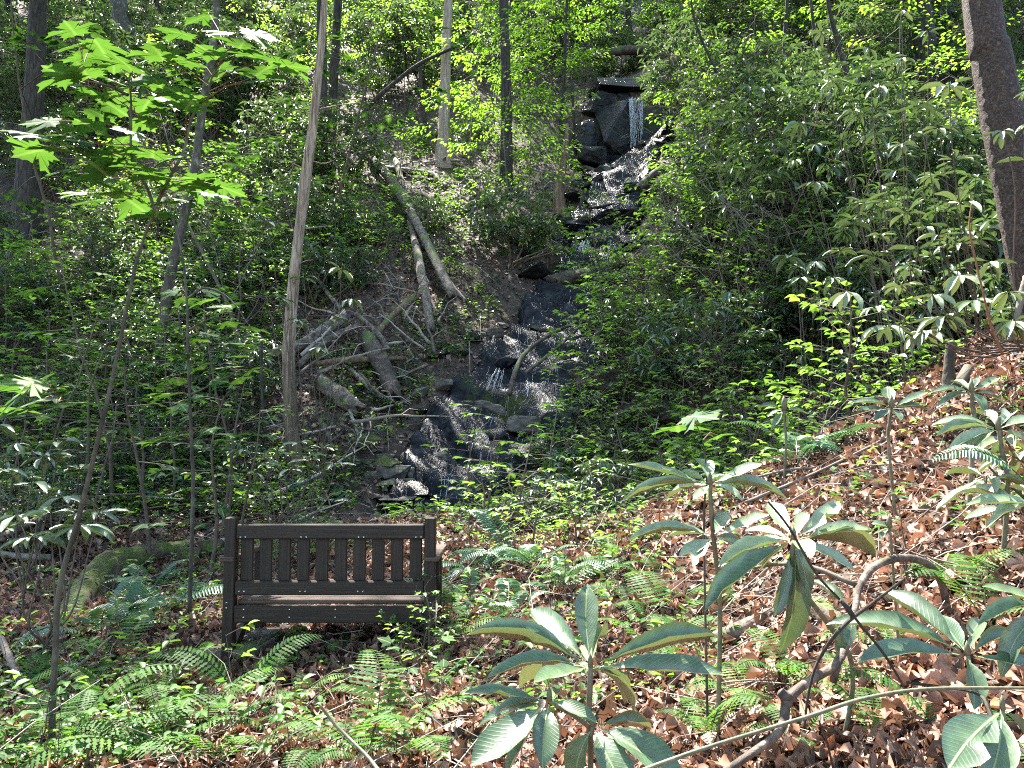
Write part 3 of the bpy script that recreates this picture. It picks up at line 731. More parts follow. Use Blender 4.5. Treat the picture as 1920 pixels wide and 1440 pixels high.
def trickles(label, y0, y1, n, seed, wid, r):  # glints on the wet slide drawn as thin whitish tubes of water
    rr = random.Random(seed); mb = MB()
    for k in range(n):
        a = rr.uniform(y0, y1); L = rr.uniform(.35, 1.6); off = rr.gauss(0, wid); ph = rr.uniform(0, 6); pts, last = [], None
        for i in range(int(L / .035)):
            y = a - i * .035
            if y < y0 - .6: break
            x = float(stream_x(y)) + float(SOFF(y)) + off + .05 * math.sin(y * 9 + ph) + .02 * math.sin(y * 31 + ph)
            h = BVH.ray_cast(Vector((x, y, 60)), Vector((0, 0, -1)))[0]
            if h is None: break
            if rr.random() < .12 and len(pts) > 3:
                tube(mb, pts, [r * rr.uniform(.4, 1) for _ in pts], 4, cap=False); pts = []
            pts.append(h + Vector((rr.gauss(0, .004), 0, .004)))
        if len(pts) > 3: tube(mb, pts, [r * rr.uniform(.4, 1) for _ in pts], 4, cap=False)
    link("trickle", mb.mesh("trickle", MAT['water']), label=label, kind="stuff")
trickles("fine broken threads of glinting water running down the bedrock slide", 11.0, 17.5, 60, 3, .45, .0035)
trickles("fine threads of glinting water between the upper stream ledges", 18.5, 26.5, 50, 4, .4, .007)
water_strands("cascade", 986, 992, 715, 742, 12.3, 4, .006, "tiny second trickle right of the small splashing cascade", 7, drift=-1)
water_strands("cascade", 1090, 1104, 452, 476, 19.0, 8, .012, "short white spill between the ledges above the slide", 8, drift=-6)

# ------------------------------------------------------------------ bench
def bench():
    D0 = 4.67; cx = (625 - 960) / 1450 * D0; z0 = -1.286
    root = link("bench", None, loc=(cx, D0, z0), label="dark brown slatted garden bench seen from behind in the clearing", cat="bench")
    HW = .625
    def part(name, c, s, rnd, bev=.004, M=None, parent=root, label=None):
        b = MB(); box(b, c, s, rnd, bev, M)
        me = b.mesh(name, MAT['bench_sunlit' if name in ('seat_slat', 'armrest') else 'bench'], smooth=False)
        return link(name, me, parent=parent, label=label)
    pw = .066
    for sx in (-1, 1):
        zb = -.03 if sx < 0 else .0
        part("rear_leg", (sx * (HW - pw / 2), 0, (.855 + zb) / 2), (pw, .07, .855 - zb), .8, .006)
        part("front_leg", (sx * (HW - pw / 2 - .01), .52, .30 + zb / 2), (pw, .07, .60 - zb), .8, .006)
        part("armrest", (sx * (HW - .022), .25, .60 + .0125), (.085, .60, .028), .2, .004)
        part("arm_support", (sx * (HW + .004), .055, .52), (.03, .03, .13), .8)
        a = .55; M = [[1, 0, 0], [0, math.cos(a), -math.sin(a)], [0, math.sin(a), math.cos(a)]]
        part("brace", (sx * (HW - pw / 2), .26, .17), (.035, .50, .06), .2, .004, M)
        part("seat_rail", (sx * (HW - pw - .018), .26, .30), (.034, .46, .08), .2)
    part("top_rail", (0, -.012, .772), (2 * (HW - pw) - .002, .040, .088), .2, .006)
    part("lower_rail", (0, -.012, .443), (2 * (HW - pw) - .002, .040, .082), .2, .006)
    part("rear_apron", (0, -.010, .292), (2 * (HW - pw) - .002, .040, .100), .2, .004)
    part("front_apron", (0, .52, .300), (2 * (HW - pw) - .022, .034, .09), .2, .004)
    for k in range(10):
        x = -.504 + k * .112
        part("back_slat", (x, .022, .600), (.074, .022, .330), .8, .004)
    for k in range(6):
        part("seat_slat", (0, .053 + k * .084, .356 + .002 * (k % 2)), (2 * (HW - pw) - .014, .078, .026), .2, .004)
    # screw heads
    sb = MB()
    def screw(x, z, y=-.034):
        tube(sb, [(x, y + .004, z), (x, y, z)], [.0055, .0045], 8)
    for z in (.741, .425):
        for x in (-.55, -.52, -.19, -.16, .15, .18, .49, .52):
            screw(x + .02, z + .0)
    for z in (.32, .275):
        for x in (-.50, -.23, .04, .31, .55): screw(x, z, -.032)
    for x, z in ((-.61, .60), (-.60, .36), (-.60, .33), (.61, .60), (.60, .36)): screw(x, z, -.0375)
    link("screw", sb.mesh("screw", MAT['screw']), parent=root, kind="stuff")
    # timber under the left legs
    g = G(462, 1222)
    t = link("timber_plank", None, loc=(-1.60, 4.95, gz(-1.6, 4.95) + .035), rot=(.02, 0, -.14), label="weathered timber plank lying under the bench's left legs", cat="plank")
    b = MB(); box(b, (0, 0, 0), (.19, .62, .09), .3, .008); me = b.mesh("plank", MAT['log'], False); link("plank", me, parent=t)
    b = MB(); box(b, (.115, .02, -.01), (.028, .60, .10), .6, .005); me = b.mesh("edge_board", MAT['log'], False); link("edge_board", me, parent=t)
    b = MB(); box(b, (-.20, -.1, -.02), (.17, .34, .06), .6, .01); me = b.mesh("side_board", MAT['log'], False); link("side_board", me, parent=t)
bench()

# ------------------------------------------------------------------ trees
def trunk(name, pts, widths, mat, label, cat="tree", top=None, sides=18, flare=1.5, n=90, base_g=None, extra=None, group=None, rough=.05, crown=None, lean=0.0, part="trunk"):
    """pts: photograph places from base up, all at the base's distance; widths in photograph pixels"""
    g = G(*pts[0]) if base_g is None else base_g
    d = g.y; k = d / 1450
    W = [g - Vector((0, 0, .25)), g] + [P(px, py, d + lean * (i + 1)) for i, (px, py) in enumerate(pts[1:])]
    R = [widths[0] * k / 2 * flare * 1.2, widths[0] * k / 2 * flare] + [q * k / 2 for q in widths[1:]]
    if top:
        a, b = W[-2], W[-1]; dirv = (b - a).normalized(); dirv = (dirv + Vector((0, 0, 1.2))).normalized()
        W.append(b + dirv * top * .5); R.append(R[-1] * .8)
        W.append(b + dirv * top * .5 + Vector((random.uniform(-.4, .4), random.uniform(-.3, .3), top * .5))); R.append(R[-2] * .35)
    root = link(name, None, loc=g, label=label, cat=cat, group=group)
    # parametrise by length
    Wn = np.array([tuple(q - g) for q in W]); L = np.r_[0, np.cumsum(np.linalg.norm(np.diff(Wn, axis=0), axis=1))]
    tt = np.linspace(0, len(Wn) - 1, n)
    mb = MB(); tube(mb, catmull(Wn, n), np.interp(tt, np.arange(len(R)), R), sides, rough=rough, flute=.25)
    if extra: extra(mb, Wn, R)
    link(part, mb.mesh(part, mat), parent=root)
    return root, Wn, R

def roots(ang_list, r0, ln):
    def f(mb, Wn, R):
        for a in ang_list:
            p = [(0, 0, .18), (math.cos(a) * ln * .4, math.sin(a) * ln * .4, .06), (math.cos(a) * ln, math.sin(a) * ln, -.05)]
            tube(mb, p, [r0, r0 * .7, r0 * .2], 8, rough=.08, n=10)
    return f

def limb(mb, start, dirv, ln, r, gen=2, sides=5, wob=.25, tips=None):
    p = Vector(start); d = Vector(dirv).normalized(); pts = [p.copy()]; n = 6
    for i in range(n):
        d = (d + Vector((random.gauss(0, wob), random.gauss(0, wob), random.gauss(0, wob) + .04)) * .6).normalized()
        p = p + d * ln / n; pts.append(p.copy())
        if gen > 0 and i >= 1 and random.random() < .75:
            sd = (d + Vector((random.gauss(0, .7), random.gauss(0, .7), random.gauss(0, .4)))).normalized()
            limb(mb, p, sd, ln * random.uniform(.35, .6), r * .5, gen - 1, max(3, sides - 1), wob, tips)
    tube(mb, pts, list(np.linspace(r, r * .25, len(pts))), sides, cap=False)
    if tips is not None: tips.append(p.copy())

# canopy crowns, built once per kind and shared
def crown_mesh(name, seed, rad, hgt, nclump, per):
    random.seed(seed)
    rng = np.random.default_rng(seed)
    mb = MB()
    ctr = []
    for k in range(9):
        a = k / 9 * math.tau + random.uniform(-.3, .3); z = random.uniform(-.1, .5) * hgt
        tips = []
        limb(mb, (0, 0, z - .2 * hgt), (math.cos(a), math.sin(a), random.uniform(.3, .9)), rad * random.uniform(.7, 1.0), .07, 2, 5, .22, tips)
        ctr += tips
    C = np.array([tuple(c) for c in ctr])
    idx = rng.integers(0, len(C), nclump)
    cl = C[idx] + rng.normal(0, rad * .085, (nclump, 3)) * np.array([1, 1, .6])
    Pn = np.repeat(cl, per, 0) + rng.normal(0, .20, (nclump * per, 3)) * np.array([1.3, 1.3, .5])
    n = len(Pn)
    a = rng.uniform(0, math.tau, n)
    D = np.stack([np.cos(a), np.sin(a), rng.normal(-.15, .25, n)], 1)
    U = np.stack([rng.normal(0, .35, n), rng.normal(0, .35, n), np.ones(n)], 1)
    L = rng.uniform(.11, .19, n)
    add_leaves(mb, DIAM, Pn, D, U, L, L * .75, rng.uniform(0, 1, n), 1)
    return mb.mesh(name, [MAT['bark'], MAT['canopy']])
CROWNS = [crown_mesh("crown", 50 + k, 4.6, 5.0, 800, 11) for k in range(3)]
random.seed(77)

def add_crown(root, at, sc=1.0, k=None):
    k = random.randrange(3) if k is None else k
    link("crown", CROWNS[k], parent=root, loc=tuple(at), rot=(0, 0, random.uniform(0, 6)), sc=sc)

r1, W1, R1 = trunk("tree", [(50, 452), (52, 330), (62, 200), (68, 100), (72, 0)], [46, 42, 36, 34, 30], MAT['bark'], "thick dark tree trunk with mossy foot at far left", top=9, flare=1.35)
add_crown(r1, W1[-1] - np.array([0, 0, 2.0]), 1.1)
r2, W2, R2 = trunk("tree", [(240, 150), (232, 60), (222, 0)], [40, 36, 30], MAT['bark_lichen'], "broad lichened trunk high at top left behind maple leaves", top=8, flare=1.2)
add_crown(r2, W2[-1] - np.array([0, 0, 1.5]), 1.0)
r3, W3, R3 = trunk("tree", [(292, 716), (304, 620), (318, 520), (340, 430), (364, 320), (380, 200), (396, 110), (406, 0)], [25, 20, 19, 17, 16, 15, 14, 13], MAT['bark_lichen'], "curving lichen speckled tree trunk behind the bright maple sapling", top=7, flare=1.1)
add_crown(r3, W3[-1] + np.array([-2.1, .6, -1.0]), .7, 1)  # unseen crown set off its trunk to steer sun and dapple in front
def snag_br(mb, Wn, R):
    for t, dx, dz, ln in ((3.0, 1, .2, .5), (4.4, 1, -.15, .45), (4.2, -1, .5, .4), (5.3, 1, .3, .7), (5.6, -1, .2, .5), (2.2, 1, .5, .3)):
        i = int(t); p = Vector(Wn[i]).lerp(Vector(Wn[min(i + 1, len(Wn) - 1)]), t - i)
        tube(mb, [p, p + Vector((dx * ln * .5, random.uniform(-.1, .1), dz * ln * .5)), p + Vector((dx * ln, random.uniform(-.2, .2), dz * ln * .6))], [.014, .009, .004], 5, n=6)
r4 = link("dead_tree", None, loc=G(556, 880), label="tall slender dead tree with bleached upper trunk above the bench", cat="tree")
g4 = G(556, 880); k4 = g4.y / 1450
mb = MB()
pp = [P(x, y, g4.y) - g4 for x, y in [(560, 905), (556, 880), (548, 820), (543, 740), (541, 664), (545, 600), (552, 520), (562, 430), (572, 340), (586, 240), (598, 130), (606, 40), (612, -60), (618, -190)]]
tube(mb, catmull(np.array([tuple(q) for q in pp]), 190), [w_ * k4 / 2 for w_ in (40, 33, 27, 25, 23.8, 22, 21, 19, 21, 18, 15, 13, 11, 7)], 16, rough=.07)
snag_br(mb, np.array([tuple(q) for q in pp[4:]]), None)
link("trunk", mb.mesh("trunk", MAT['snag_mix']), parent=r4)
trunk("dead_tree", [(832, 308), (832, 250), (835, 150), (838, 60), (841, 0), (845, -120)], [28, 22, 20, 18, 16, 12], MAT['snag'], "straight bleached dead trunk with flared roots on mid slope", flare=1.4, extra=roots([-.6, -1.4, .2, 3.4, 2.6], .08, .8), rough=.08)
r6, W6, R6 = trunk("tree", [(948, 345), (950, 240), (948, 120), (944, 0)], [24, 21, 19, 18], MAT['bark'], "straight dark living trunk right of the bleached dead trunk", top=9, flare=1.3)
add_crown(r6, W6[-1] - np.array([0, 0, 2]), 1.0)
trunk("stump", [(1052, 412), (1048, 370), (1052, 330), (1060, 290), (1064, 232)], [24, 20, 16, 14, 5], MAT['snag_low'], "broken leaning snag stub beside the upper stream ledges", cat="stump", flare=1.3, rough=.14, n=50, extra=roots([-.4, -1.9, .5, 3.6], .09, .8))
r8, W8, R8 = trunk("tree", [(1745, 180), (1735, 100), (1722, 0)], [50, 46, 44], MAT['bark'], "thick dark trunk standing high at top right in the thicket", top=8, flare=1.2)
add_crown(r8, W8[-1] - np.array([0, 0, 2]), 1.0)
r9, W9, R9 = trunk("tree", [(1990, 700), (1950, 560), (1912, 380), (1880, 220), (1858, 100), (1840, 0)], [80, 78, 76, 74, 70, 66], MAT['bark_near'], "large brown flecked trunk leaning in from the right edge", top=7, flare=1.1, base_g=Vector((P(1985, 700, 5.6).x, 5.6, gz(P(1985, 700, 5.6).x, 5.6))), sides=28, n=160, rough=.03)

# thin trunks upper right and centre
thin = [((1475, 205), (1470, 100), (1476, 0), 9, "thin straight sapling trunk high above the right thicket"), ((1535, 260), (1532, 120), (1520, 0), 8, "slim dark sapling stem in the right thicket, left of the thick trunk"),
        ((1600, 240), (1590, 150), (1560, 40), 13, "crooked dark rhododendron trunk left of the thick top right trunk"), ((1340, 60), (1345, 30), (1350, -20), 8, "short visible stretch of thin trunk at top centre right"),
        ((800, 258), (790, 170), (785, 90), 9, "short dark crooked stem left of the bleached dead trunk"), ((1180, 60), (1178, 20), (1176, -30), 12, "dark stem behind bright leaves at top above the falls"),
        ((1390, 330), (1360, 180), (1310, 60), 7, "thin leaning sapling right of the waterfall"), ((1790, 90), (1780, 40), (1778, -30), 10, "slim trunk between the two big right trunks"),
        ((1052, 240), (1058, 130), (1062, 20), 8, "slim sapling trunk left of the waterfall lip"), ((1078, 300), (1076, 230), (1072, 150), 6, "very thin pale stem beside the leaning snag stub"),
        ((1302, 340), (1310, 240), (1330, 130), 6, "thin bare sapling on the right bank of the upper stream"), ((1710, 330), (1695, 240), (1700, 150), 8, "bent dark stem in the right thicket beneath the thick trunk"),
        ((500, 860), (492, 740), (490, 640), 7, "thin dark sapling stem left of the tall pale dead tree"), ((1925, 90), (1905, 40), (1890, -20), 14, "dark trunk cut by the top right corner")]
for a, b, c, wd, lab in thin:
    trunk("sapling", [a, b, c], [wd, wd * .9, wd * .7], MAT['bark'], lab, top=2.0 if c[1] <= 60 else None, flare=1.1, n=20, sides=8)

# canopy trees around and uphill: trunks with crowns, most of them outside the picture, some added to block light
def canopy_tree(x, y, h, r, sc, label, group):
    z = gz(x, y)
    root = link("tree", None, loc=(x, y, z), label=label, cat="tree", group=group)
    mb = MB(); lx, ly = random.uniform(-.5, .5), random.uniform(-.5, .5)
    tube(mb, [(0, 0, -.3), (0, 0, .2), (lx * .3, ly * .3, h * .4), (lx, ly, h), (lx * 1.2, ly, h + 3)], [r * 1.5, r * 1.2, r, r * .7, r * .2], 12, rough=.05, n=40)
    link("trunk", mb.mesh("trunk", MAT['bark']), parent=root)
    add_crown(root, (lx, ly, h + .5), sc)
    return root
spots = [(-9, 6, 13), (-16, 15, 12), (-7, 2, 13), (-20, 22, 12), (-15.5, 21, 13), (-24, 30, 11), (-22, 12, 13), (-13, 3, 14),
         (9.5, 12, 13), (13, 16, 12), (16, 22, 12), (20, 28, 11), (25, 36, 11), (12, 7, 13), (-5, -3, 13), (5, -4, 13), (19, 15, 12), (-28, 20, 12), (0, -9, 11), (7, -10, 12), (-8, -9, 11), (1, -16, 12), (-7, -16, 11), (9, -17, 12), (14, -3, 11), (-13, -4, 11)]  # last entries: unseen trees added behind the camera to block open sky
for x, y, h in spots:
    canopy_tree(x, y, h, .2, random.uniform(.9, 1.2), "tall canopy tree standing just outside the edges of the view", "canopy trees beside the view")
UPHILL = [(-5.6, 22.3), (-6.4, 26.6), (-22, 31), (-3, 40), (-30, 44), (4, 43), (9, 37), (15, 42), (0, 52), (-22, 46), (15, 34), (-17.5, 24)]  # leading pair added to shade the stream, trunks lined up behind the dead tree
UP_T = []
for i, (x, y) in enumerate(UPHILL):
    UP_T.append((canopy_tree(x, y, 10 + random.uniform(0, 2), .15, random.uniform(.85, 1.15), "", "canopy trees far up the slope"), x, y))

# ------------------------------------------------------------------ logs and branches
def log(name, pts, widths, mat, label, cat="log", dz=.0, sides=12, rough=.10, n=40, ground=True, dist=None, off=None, extra=None, group=None):
    g0 = G(*pts[0]) if dist is None else P(*pts[0], dist[0] if not np.isscalar(dist) else dist)
    W = []
    for i, (px, py) in enumerate(pts):
        if dist is None:
            g = G(px, py); r = widths[min(i, len(widths) - 1)] * g.y / 1450 / 2
            g = g + Vector((0, 0, r * .55 + (off[i] if off else dz)))
        else:
            dd = dist if np.isscalar(dist) else np.interp(i, range(len(dist)), dist)
            g = P(px, py, dd)
        W.append(g)
    k = [q.y / 1450 / 2 for q in W]
    R = [widths[min(i, len(widths) - 1)] * k[i] for i in range(len(W))]
    o = W[0].copy()
    Wn = np.array([tuple(q - o) for q in W])
    mb = MB(); tube(mb, catmull(Wn, n), np.interp(np.linspace(0, len(R) - 1, n), np.arange(len(R)), R) * (1 + .10 * np.sin(np.linspace(0, 9, n) + len(label))), sides, rough=rough, jag=.55 if dist is None else .2)
    if extra: extra(mb, Wn)
    return link(name, mb.mesh(name, mat), loc=o, label=label, cat=cat, group=group)

log("fallen_tree", [(672, 262), (700, 320), (730, 365), (762, 425), (800, 510), (848, 600)], [12, 15, 18, 19, 18, 17], MAT['log'], "long bleached fallen trunk slanting down to the bedrock slide", off=[.3, .35, .4, .5, .6, .45])
log("fallen_tree", [(770, 440), (805, 500), (840, 560), (872, 590)], [12, 13, 13, 10], MAT['log'], "slimmer grey fallen trunk lying along the long bleached one", off=[.3, .35, .3, .25])
log("fallen_tree", [(742, 320), (765, 420), (788, 540), (808, 652)], [10, 14, 16, 18], MAT['log'], "steeper grey fallen trunk ending in a cut end by the slide", off=[.3, .3, .35, .3])
log("log", [(692, 655), (740, 625), (795, 592)], [12, 13, 12], MAT['snag_low'], "brown bare branch log rising right over the log jam", off=[.1, .35, .5])
log("log", [(498, 694), (570, 682), (645, 640)], [18, 24, 20], MAT['log'], "split grey weathered log at the left of the log jam", off=[.2, .3, .4], rough=.2)
log("log", [(560, 700), (610, 665), (680, 640)], [14, 18, 12], MAT['log'], "second grey log crossing under the split weathered log", off=[.1, .2, .3], rough=.15)
log("log", [(688, 672), (715, 715), (738, 756)], [26, 36, 32], MAT['log_dark'], "thick hollow dark log stub in the middle of the log jam", off=[.35, .2, .05], rough=.2)
log("log", [(600, 738), (635, 765), (672, 790)], [30, 34, 32], MAT['log'], "thick short log with cut end at the bottom of the jam", off=[.1, .1, .1], rough=.12)
log("log", [(585, 725), (650, 712), (760, 690)], [10, 13, 8], MAT['snag_low'], "mossy horizontal log across the jam", off=[.35, .3, .15])
log("fallen_branch", [(665, 640), (705, 665), (725, 690)], [8, 10, 12], MAT['log'], "short grey branch leaning onto the dark hollow stub", cat="branch", off=[.5, .4, .3])
log("fallen_branch", [(655, 715), (690, 745), (722, 768)], [8, 10, 8], MAT['log'], "pale branch lying below the dark hollow stub", cat="branch", off=[.2, .15, .1])
log("fallen_branch", [(600, 790), (615, 820), (625, 850)], [10, 12, 8], MAT['log'], "pale stick standing out below the jam's short log", cat="branch")
log("fallen_branch", [(660, 640), (600, 560), (560, 480), (540, 430)], [9, 8, 7, 5], MAT['log'], "bleached branch running up slope left of the fallen trunks", cat="branch", off=[.3, .3, .2, .2])
log("fallen_branch", [(520, 470), (530, 520), (545, 570)], [10, 11, 9], MAT['log'], "short bleached log end left of the tall dead tree", cat="branch", off=[.3, .2, .2])
log("log", [(715, 322), (760, 330), (810, 338), (835, 355)], [10, 12, 12, 8], MAT['log'], "grey log lying level below the bleached dead trunk", off=[.1, .1, .12, .05])
log("log", [(850, 412), (880, 392), (910, 368)], [8, 13, 10], MAT['log_dark'], "brown rotting log slanting under the dark living trunk")
log("log", [(940, 424), (990, 412), (1040, 408), (1075, 412)], [8, 12, 13, 10], MAT['log'], "split fallen log pointing right at the stream ledges", rough=.2)
log("log", [(1080, 320), (1110, 332), (1150, 350)], [7, 9, 8], MAT['log_dark'], "thin dark log slanting down into the upper stream", off=[.15, .2, .15])
log("log", [(1200, 385), (1230, 358), (1262, 335)], [18, 18, 14], MAT['log_dark'], "blunt dark log jutting over the stream from the right bank", off=[.4, .4, .3])
log("log", [(1036, 552), (1075, 545), (1120, 530), (1165, 512)], [34, 28, 22, 16], MAT['log_dark'], "hollow dark log end resting on top of the bedrock slide", off=[.15, .2, .2, .2], rough=.15)
log("fallen_branch", [(955, 740), (965, 700), (985, 662), (1030, 628), (1082, 604)], [10, 9, 8, 7, 5], MAT['log_dark'], "arched dark branch bending over the small cascade", cat="branch", dist=[11.9, 12.2, 12.8, 13.4, 14.0])
log("fallen_branch", [(985, 700), (1020, 672), (1058, 640), (1090, 610)], [6, 6, 5, 4], MAT['log_dark'], "thin dark branch just beneath the arched one", cat="branch", dist=[12.2, 12.8, 13.5, 14.2])
log("fallen_branch", [(672, 226), (700, 190), (740, 155), (790, 118), (860, 85)], [9, 9, 8, 7, 5], MAT['bark'], "dark leaning branch rising left of the bleached dead trunk", cat="branch", dist=[24, 24, 24, 24, 24])
log("log", [(1110, 108), (1160, 96), (1225, 92), (1290, 84)], [10, 16, 18, 14], MAT['log_dark'], "dark log bridging the gap above the waterfall lip", dist=[29, 29, 29, 29])
log("log", [(1232, 98), (1236, 125), (1240, 150)], [50, 44, 50], MAT['log_dark'], "dark upturned root stump above the right of the waterfall", cat="stump", dist=[28.6, 28.6, 28.6], rough=.25)
log("log", [(480, 420), (510, 400), (560, 365)], [9, 10, 8], MAT['log'], "grey log slanting on the slope left of the tall dead tree")
log("log", [(52, 566), (110, 552), (150, 536)], [10, 13, 13], MAT['log_moss'], "mossy log on bare slope at far left")
log("log", [(228, 640), (262, 618), (300, 600)], [16, 20, 18], MAT['log_moss'], "green mossy log butting the curved lichened trunk")
log("log", [(130, 655), (190, 645), (240, 632)], [9, 11, 11], MAT['log_moss'], "dull mossy log left of the curved lichened trunk's foot")
log("log", [(60, 865), (100, 835), (165, 815), (215, 800)], [8, 10, 9, 7], MAT['log_dark'], "dark stick like log low on the far left slope")
log("log", [(110, 882), (150, 915), (172, 955)], [12, 14, 12], MAT['log'], "broken lichened log left of the slender maple stem")
log("log", [(95, 925), (180, 900), (250, 890), (330, 860), (400, 845)], [14, 18, 20, 18, 14], MAT['log_moss'], "long mossy log lying behind and left of the bench", rough=.15)
log("log", [(112, 1190), (150, 1140), (200, 1090), (262, 1060), (345, 1038)], [26, 52, 60, 50, 30], MAT['log_moss'], "large rotting moss covered log left of the bench", rough=.14, n=60, sides=20)
log("fallen_branch", [(0, 1072), (40, 1055), (85, 1038), (125, 1034), (200, 1030)], [13, 13, 14, 12, 8], MAT['log'], "pale crooked fallen branch reaching in at left edge", cat="branch", off=[.3, .32, .36, .34, .2],
    extra=lambda mb, Wn: tube(mb, [Wn[1], Wn[1] + np.array([.01, -.02, -.18]), Wn[1] + np.array([.03, 0, -.34])], [.018, .016, .014], 7))
log("fallen_branch", [(0, 1250), (22, 1285), (48, 1305)], [12, 11, 6], MAT['twig'], "short curved brown branch at left edge near ferns", cat="branch", off=[.15, .1, .05])
log("fallen_branch", [(20, 1352), (90, 1325), (150, 1290), (205, 1245)], [6, 7, 6, 5], MAT['twig'], "long dead stick behind the slender maple stem's foot", cat="branch", off=[.08, .1, .12, .15])
# right bank
log("fallen_branch", [(1340, 1460), (1410, 1412), (1462, 1370), (1478, 1312), (1520, 1275), (1568, 1245), (1592, 1190), (1604, 1140), (1612, 1100), (1640, 1062), (1690, 1046), (1735, 1055), (1762, 1085), (1776, 1140)],
    [14, 14, 14, 17, 14, 16, 14, 13, 15, 15, 14, 13, 13, 12], MAT['log'], "grey branch arching in a loop over the sunlit right bank", cat="branch", dist=[1.9, 1.95, 2.0, 2.05, 2.1, 2.2, 2.3, 2.35, 2.4, 2.5, 2.6, 2.7, 2.75, 2.8], n=110, rough=.06, sides=14,
    extra=lambda mb, Wn: (tube(mb, [Wn[5], Wn[5] + np.array([-.01, .0, -.05])], [.014, .010], 8), tube(mb, [Wn[3], Wn[3] + np.array([-.02, 0, .02])], [.017, .012], 8), tube(mb, [Wn[8], Wn[8] + np.array([-.14, .12, .05]), Wn[8] + np.array([-.3, .25, .01])], [.009, .008, .004], 6, n=8)))
log("green_stem", [(1190, 1450), (1300, 1410), (1420, 1372), (1520, 1342), (1620, 1310), (1740, 1292), (1930, 1290)], [8, 8, 8, 8, 7, 7, 6], MAT['stem_hero'], "long thin green stem crossing the lower right corner", cat="stem", dist=[1.25, 1.25, 1.28, 1.3, 1.32, 1.35, 1.4], n=50, rough=.02, sides=8)
log("twig", [(1508, 1366), (1516, 1300), (1534, 1240), (1580, 1175), (1640, 1128), (1695, 1086)], [4, 5, 6, 7, 6, 5], MAT['bark'], "dark forked twig in front of the looping grey branch", cat="twig", dist=[1.5, 1.5, 1.5, 1.5, 1.5, 1.5], n=40, rough=.03, sides=7,
    extra=lambda mb, Wn: tube(mb, [Wn[3] + np.array([.02, 0, .02]), Wn[3] + np.array([.0, 0, .05])], [.005, .006], 6))
log("twig", [(1440, 940), (1480, 990), (1530, 1075), (1580, 1130), (1612, 1170), (1660, 1230), (1702, 1300)], [4, 4, 5, 5, 5, 5, 3], MAT['bark'], "long thin dark twig slanting across the pale rhododendron", cat="twig", dist=[1.55] * 7, n=40, rough=.03, sides=6)
log("twig", [(1535, 1350), (1550, 1390), (1562, 1440)], [3, 4, 4], MAT['bark'], "short dark twig at the bottom edge under the green stem", cat="twig", dist=[1.4] * 3, n=16, sides=6)
log("twig", [(1700, 1100 + 180), (1830, 1300), (1862, 1350), (1930, 1420)], [5, 6, 7, 7], MAT['bark'], "dark stem running down the lower right corner", cat="twig", dist=[1.55, 1.5, 1.4, 1.3], n=30, sides=7)
log("twig", [(598, 1320), (630, 1360), (690, 1420), (720, 1460)], [5, 6, 7, 8], MAT['stem_hero'], "green brown twig poking up at bottom centre", cat="twig", dist=[1.5, 1.5, 1.45, 1.4], n=20, sides=7)
log("log", [(1340, 1226), (1390, 1200), (1440, 1172), (1470, 1160)], [30, 28, 22, 14], MAT['log'], "short mottled log on the right bank under drooping leaves", rough=.1, off=[.03] * 4)
log("log", [(1500, 1130), (1550, 1170), (1600, 1205)], [30, 46, 36], MAT['log_dark'], "rotten splintered stump piece behind the looping branch", rough=.25)
log("stump", [(1782, 730), (1780, 690), (1783, 655), (1785, 643), (1786, 638)], [24, 21, 20, 16, 5], MAT['bark_lichen'], "small upright lichened stub on the crest of the right bank", cat="stump", dist=[5.6] * 5,
    extra=lambda mb, Wn: tube(mb, [Wn[0], Wn[0] + np.array([.10, .02, .06]), Wn[1] + np.array([.17, .05, .02])], [.05, .045, .03], 9, rough=.1))
log("fallen_branch", [(1280, 935), (1380, 925), (1470, 905), (1530, 900)], [4, 5, 5, 4], MAT['twig'], "straight thin stick along the foot of the right bank", cat="branch", off=[.08] * 4)
log("fallen_branch", [(1400, 960), (1500, 918), (1600, 872), (1700, 820)], [6, 6, 5, 4], MAT['twig'], "long straight stick following the crest of the right bank", cat="branch", off=[.06] * 4)
log("fallen_branch", [(1770, 1000), (1780, 972), (1772, 945), (1752, 930)], [8, 8, 6, 4], MAT['red_stem'], "curled reddish root loop on the sunlit right bank", cat="root", off=[.02, .06, .08, .02])
log("fallen_branch", [(820, 1200), (900, 1150), (980, 1120)], [4, 4, 3], MAT['twig'], "short stick lying on litter right of the bench", cat="branch", off=[.04] * 3)
log("fallen_branch", [(1822, 380), (1818, 430), (1832, 500), (1846, 560), (1858, 610), (1880, 665)], [2.5, 3, 3.5, 4, 5, 5], MAT['red_stem'], "reddish bare stem rising in front of the big right trunk", cat="stem", dist=[4.4] * 6)
log("fallen_branch", [(1895, 640), (1905, 600), (1915, 560), (1925, 520)], [12, 12, 13, 13], MAT['twig'], "crooked brown branch near the foot of the big right trunk", cat="branch", dist=[4.8] * 4)
log("fallen_branch", [(1010, 950), (1060, 560), (1180, 600)], [3, 3, 2], MAT['twig'], "thin bare stick leaning among right bank shrubs", cat="branch", dist=[12.5, 12.8, 13]) if False else None

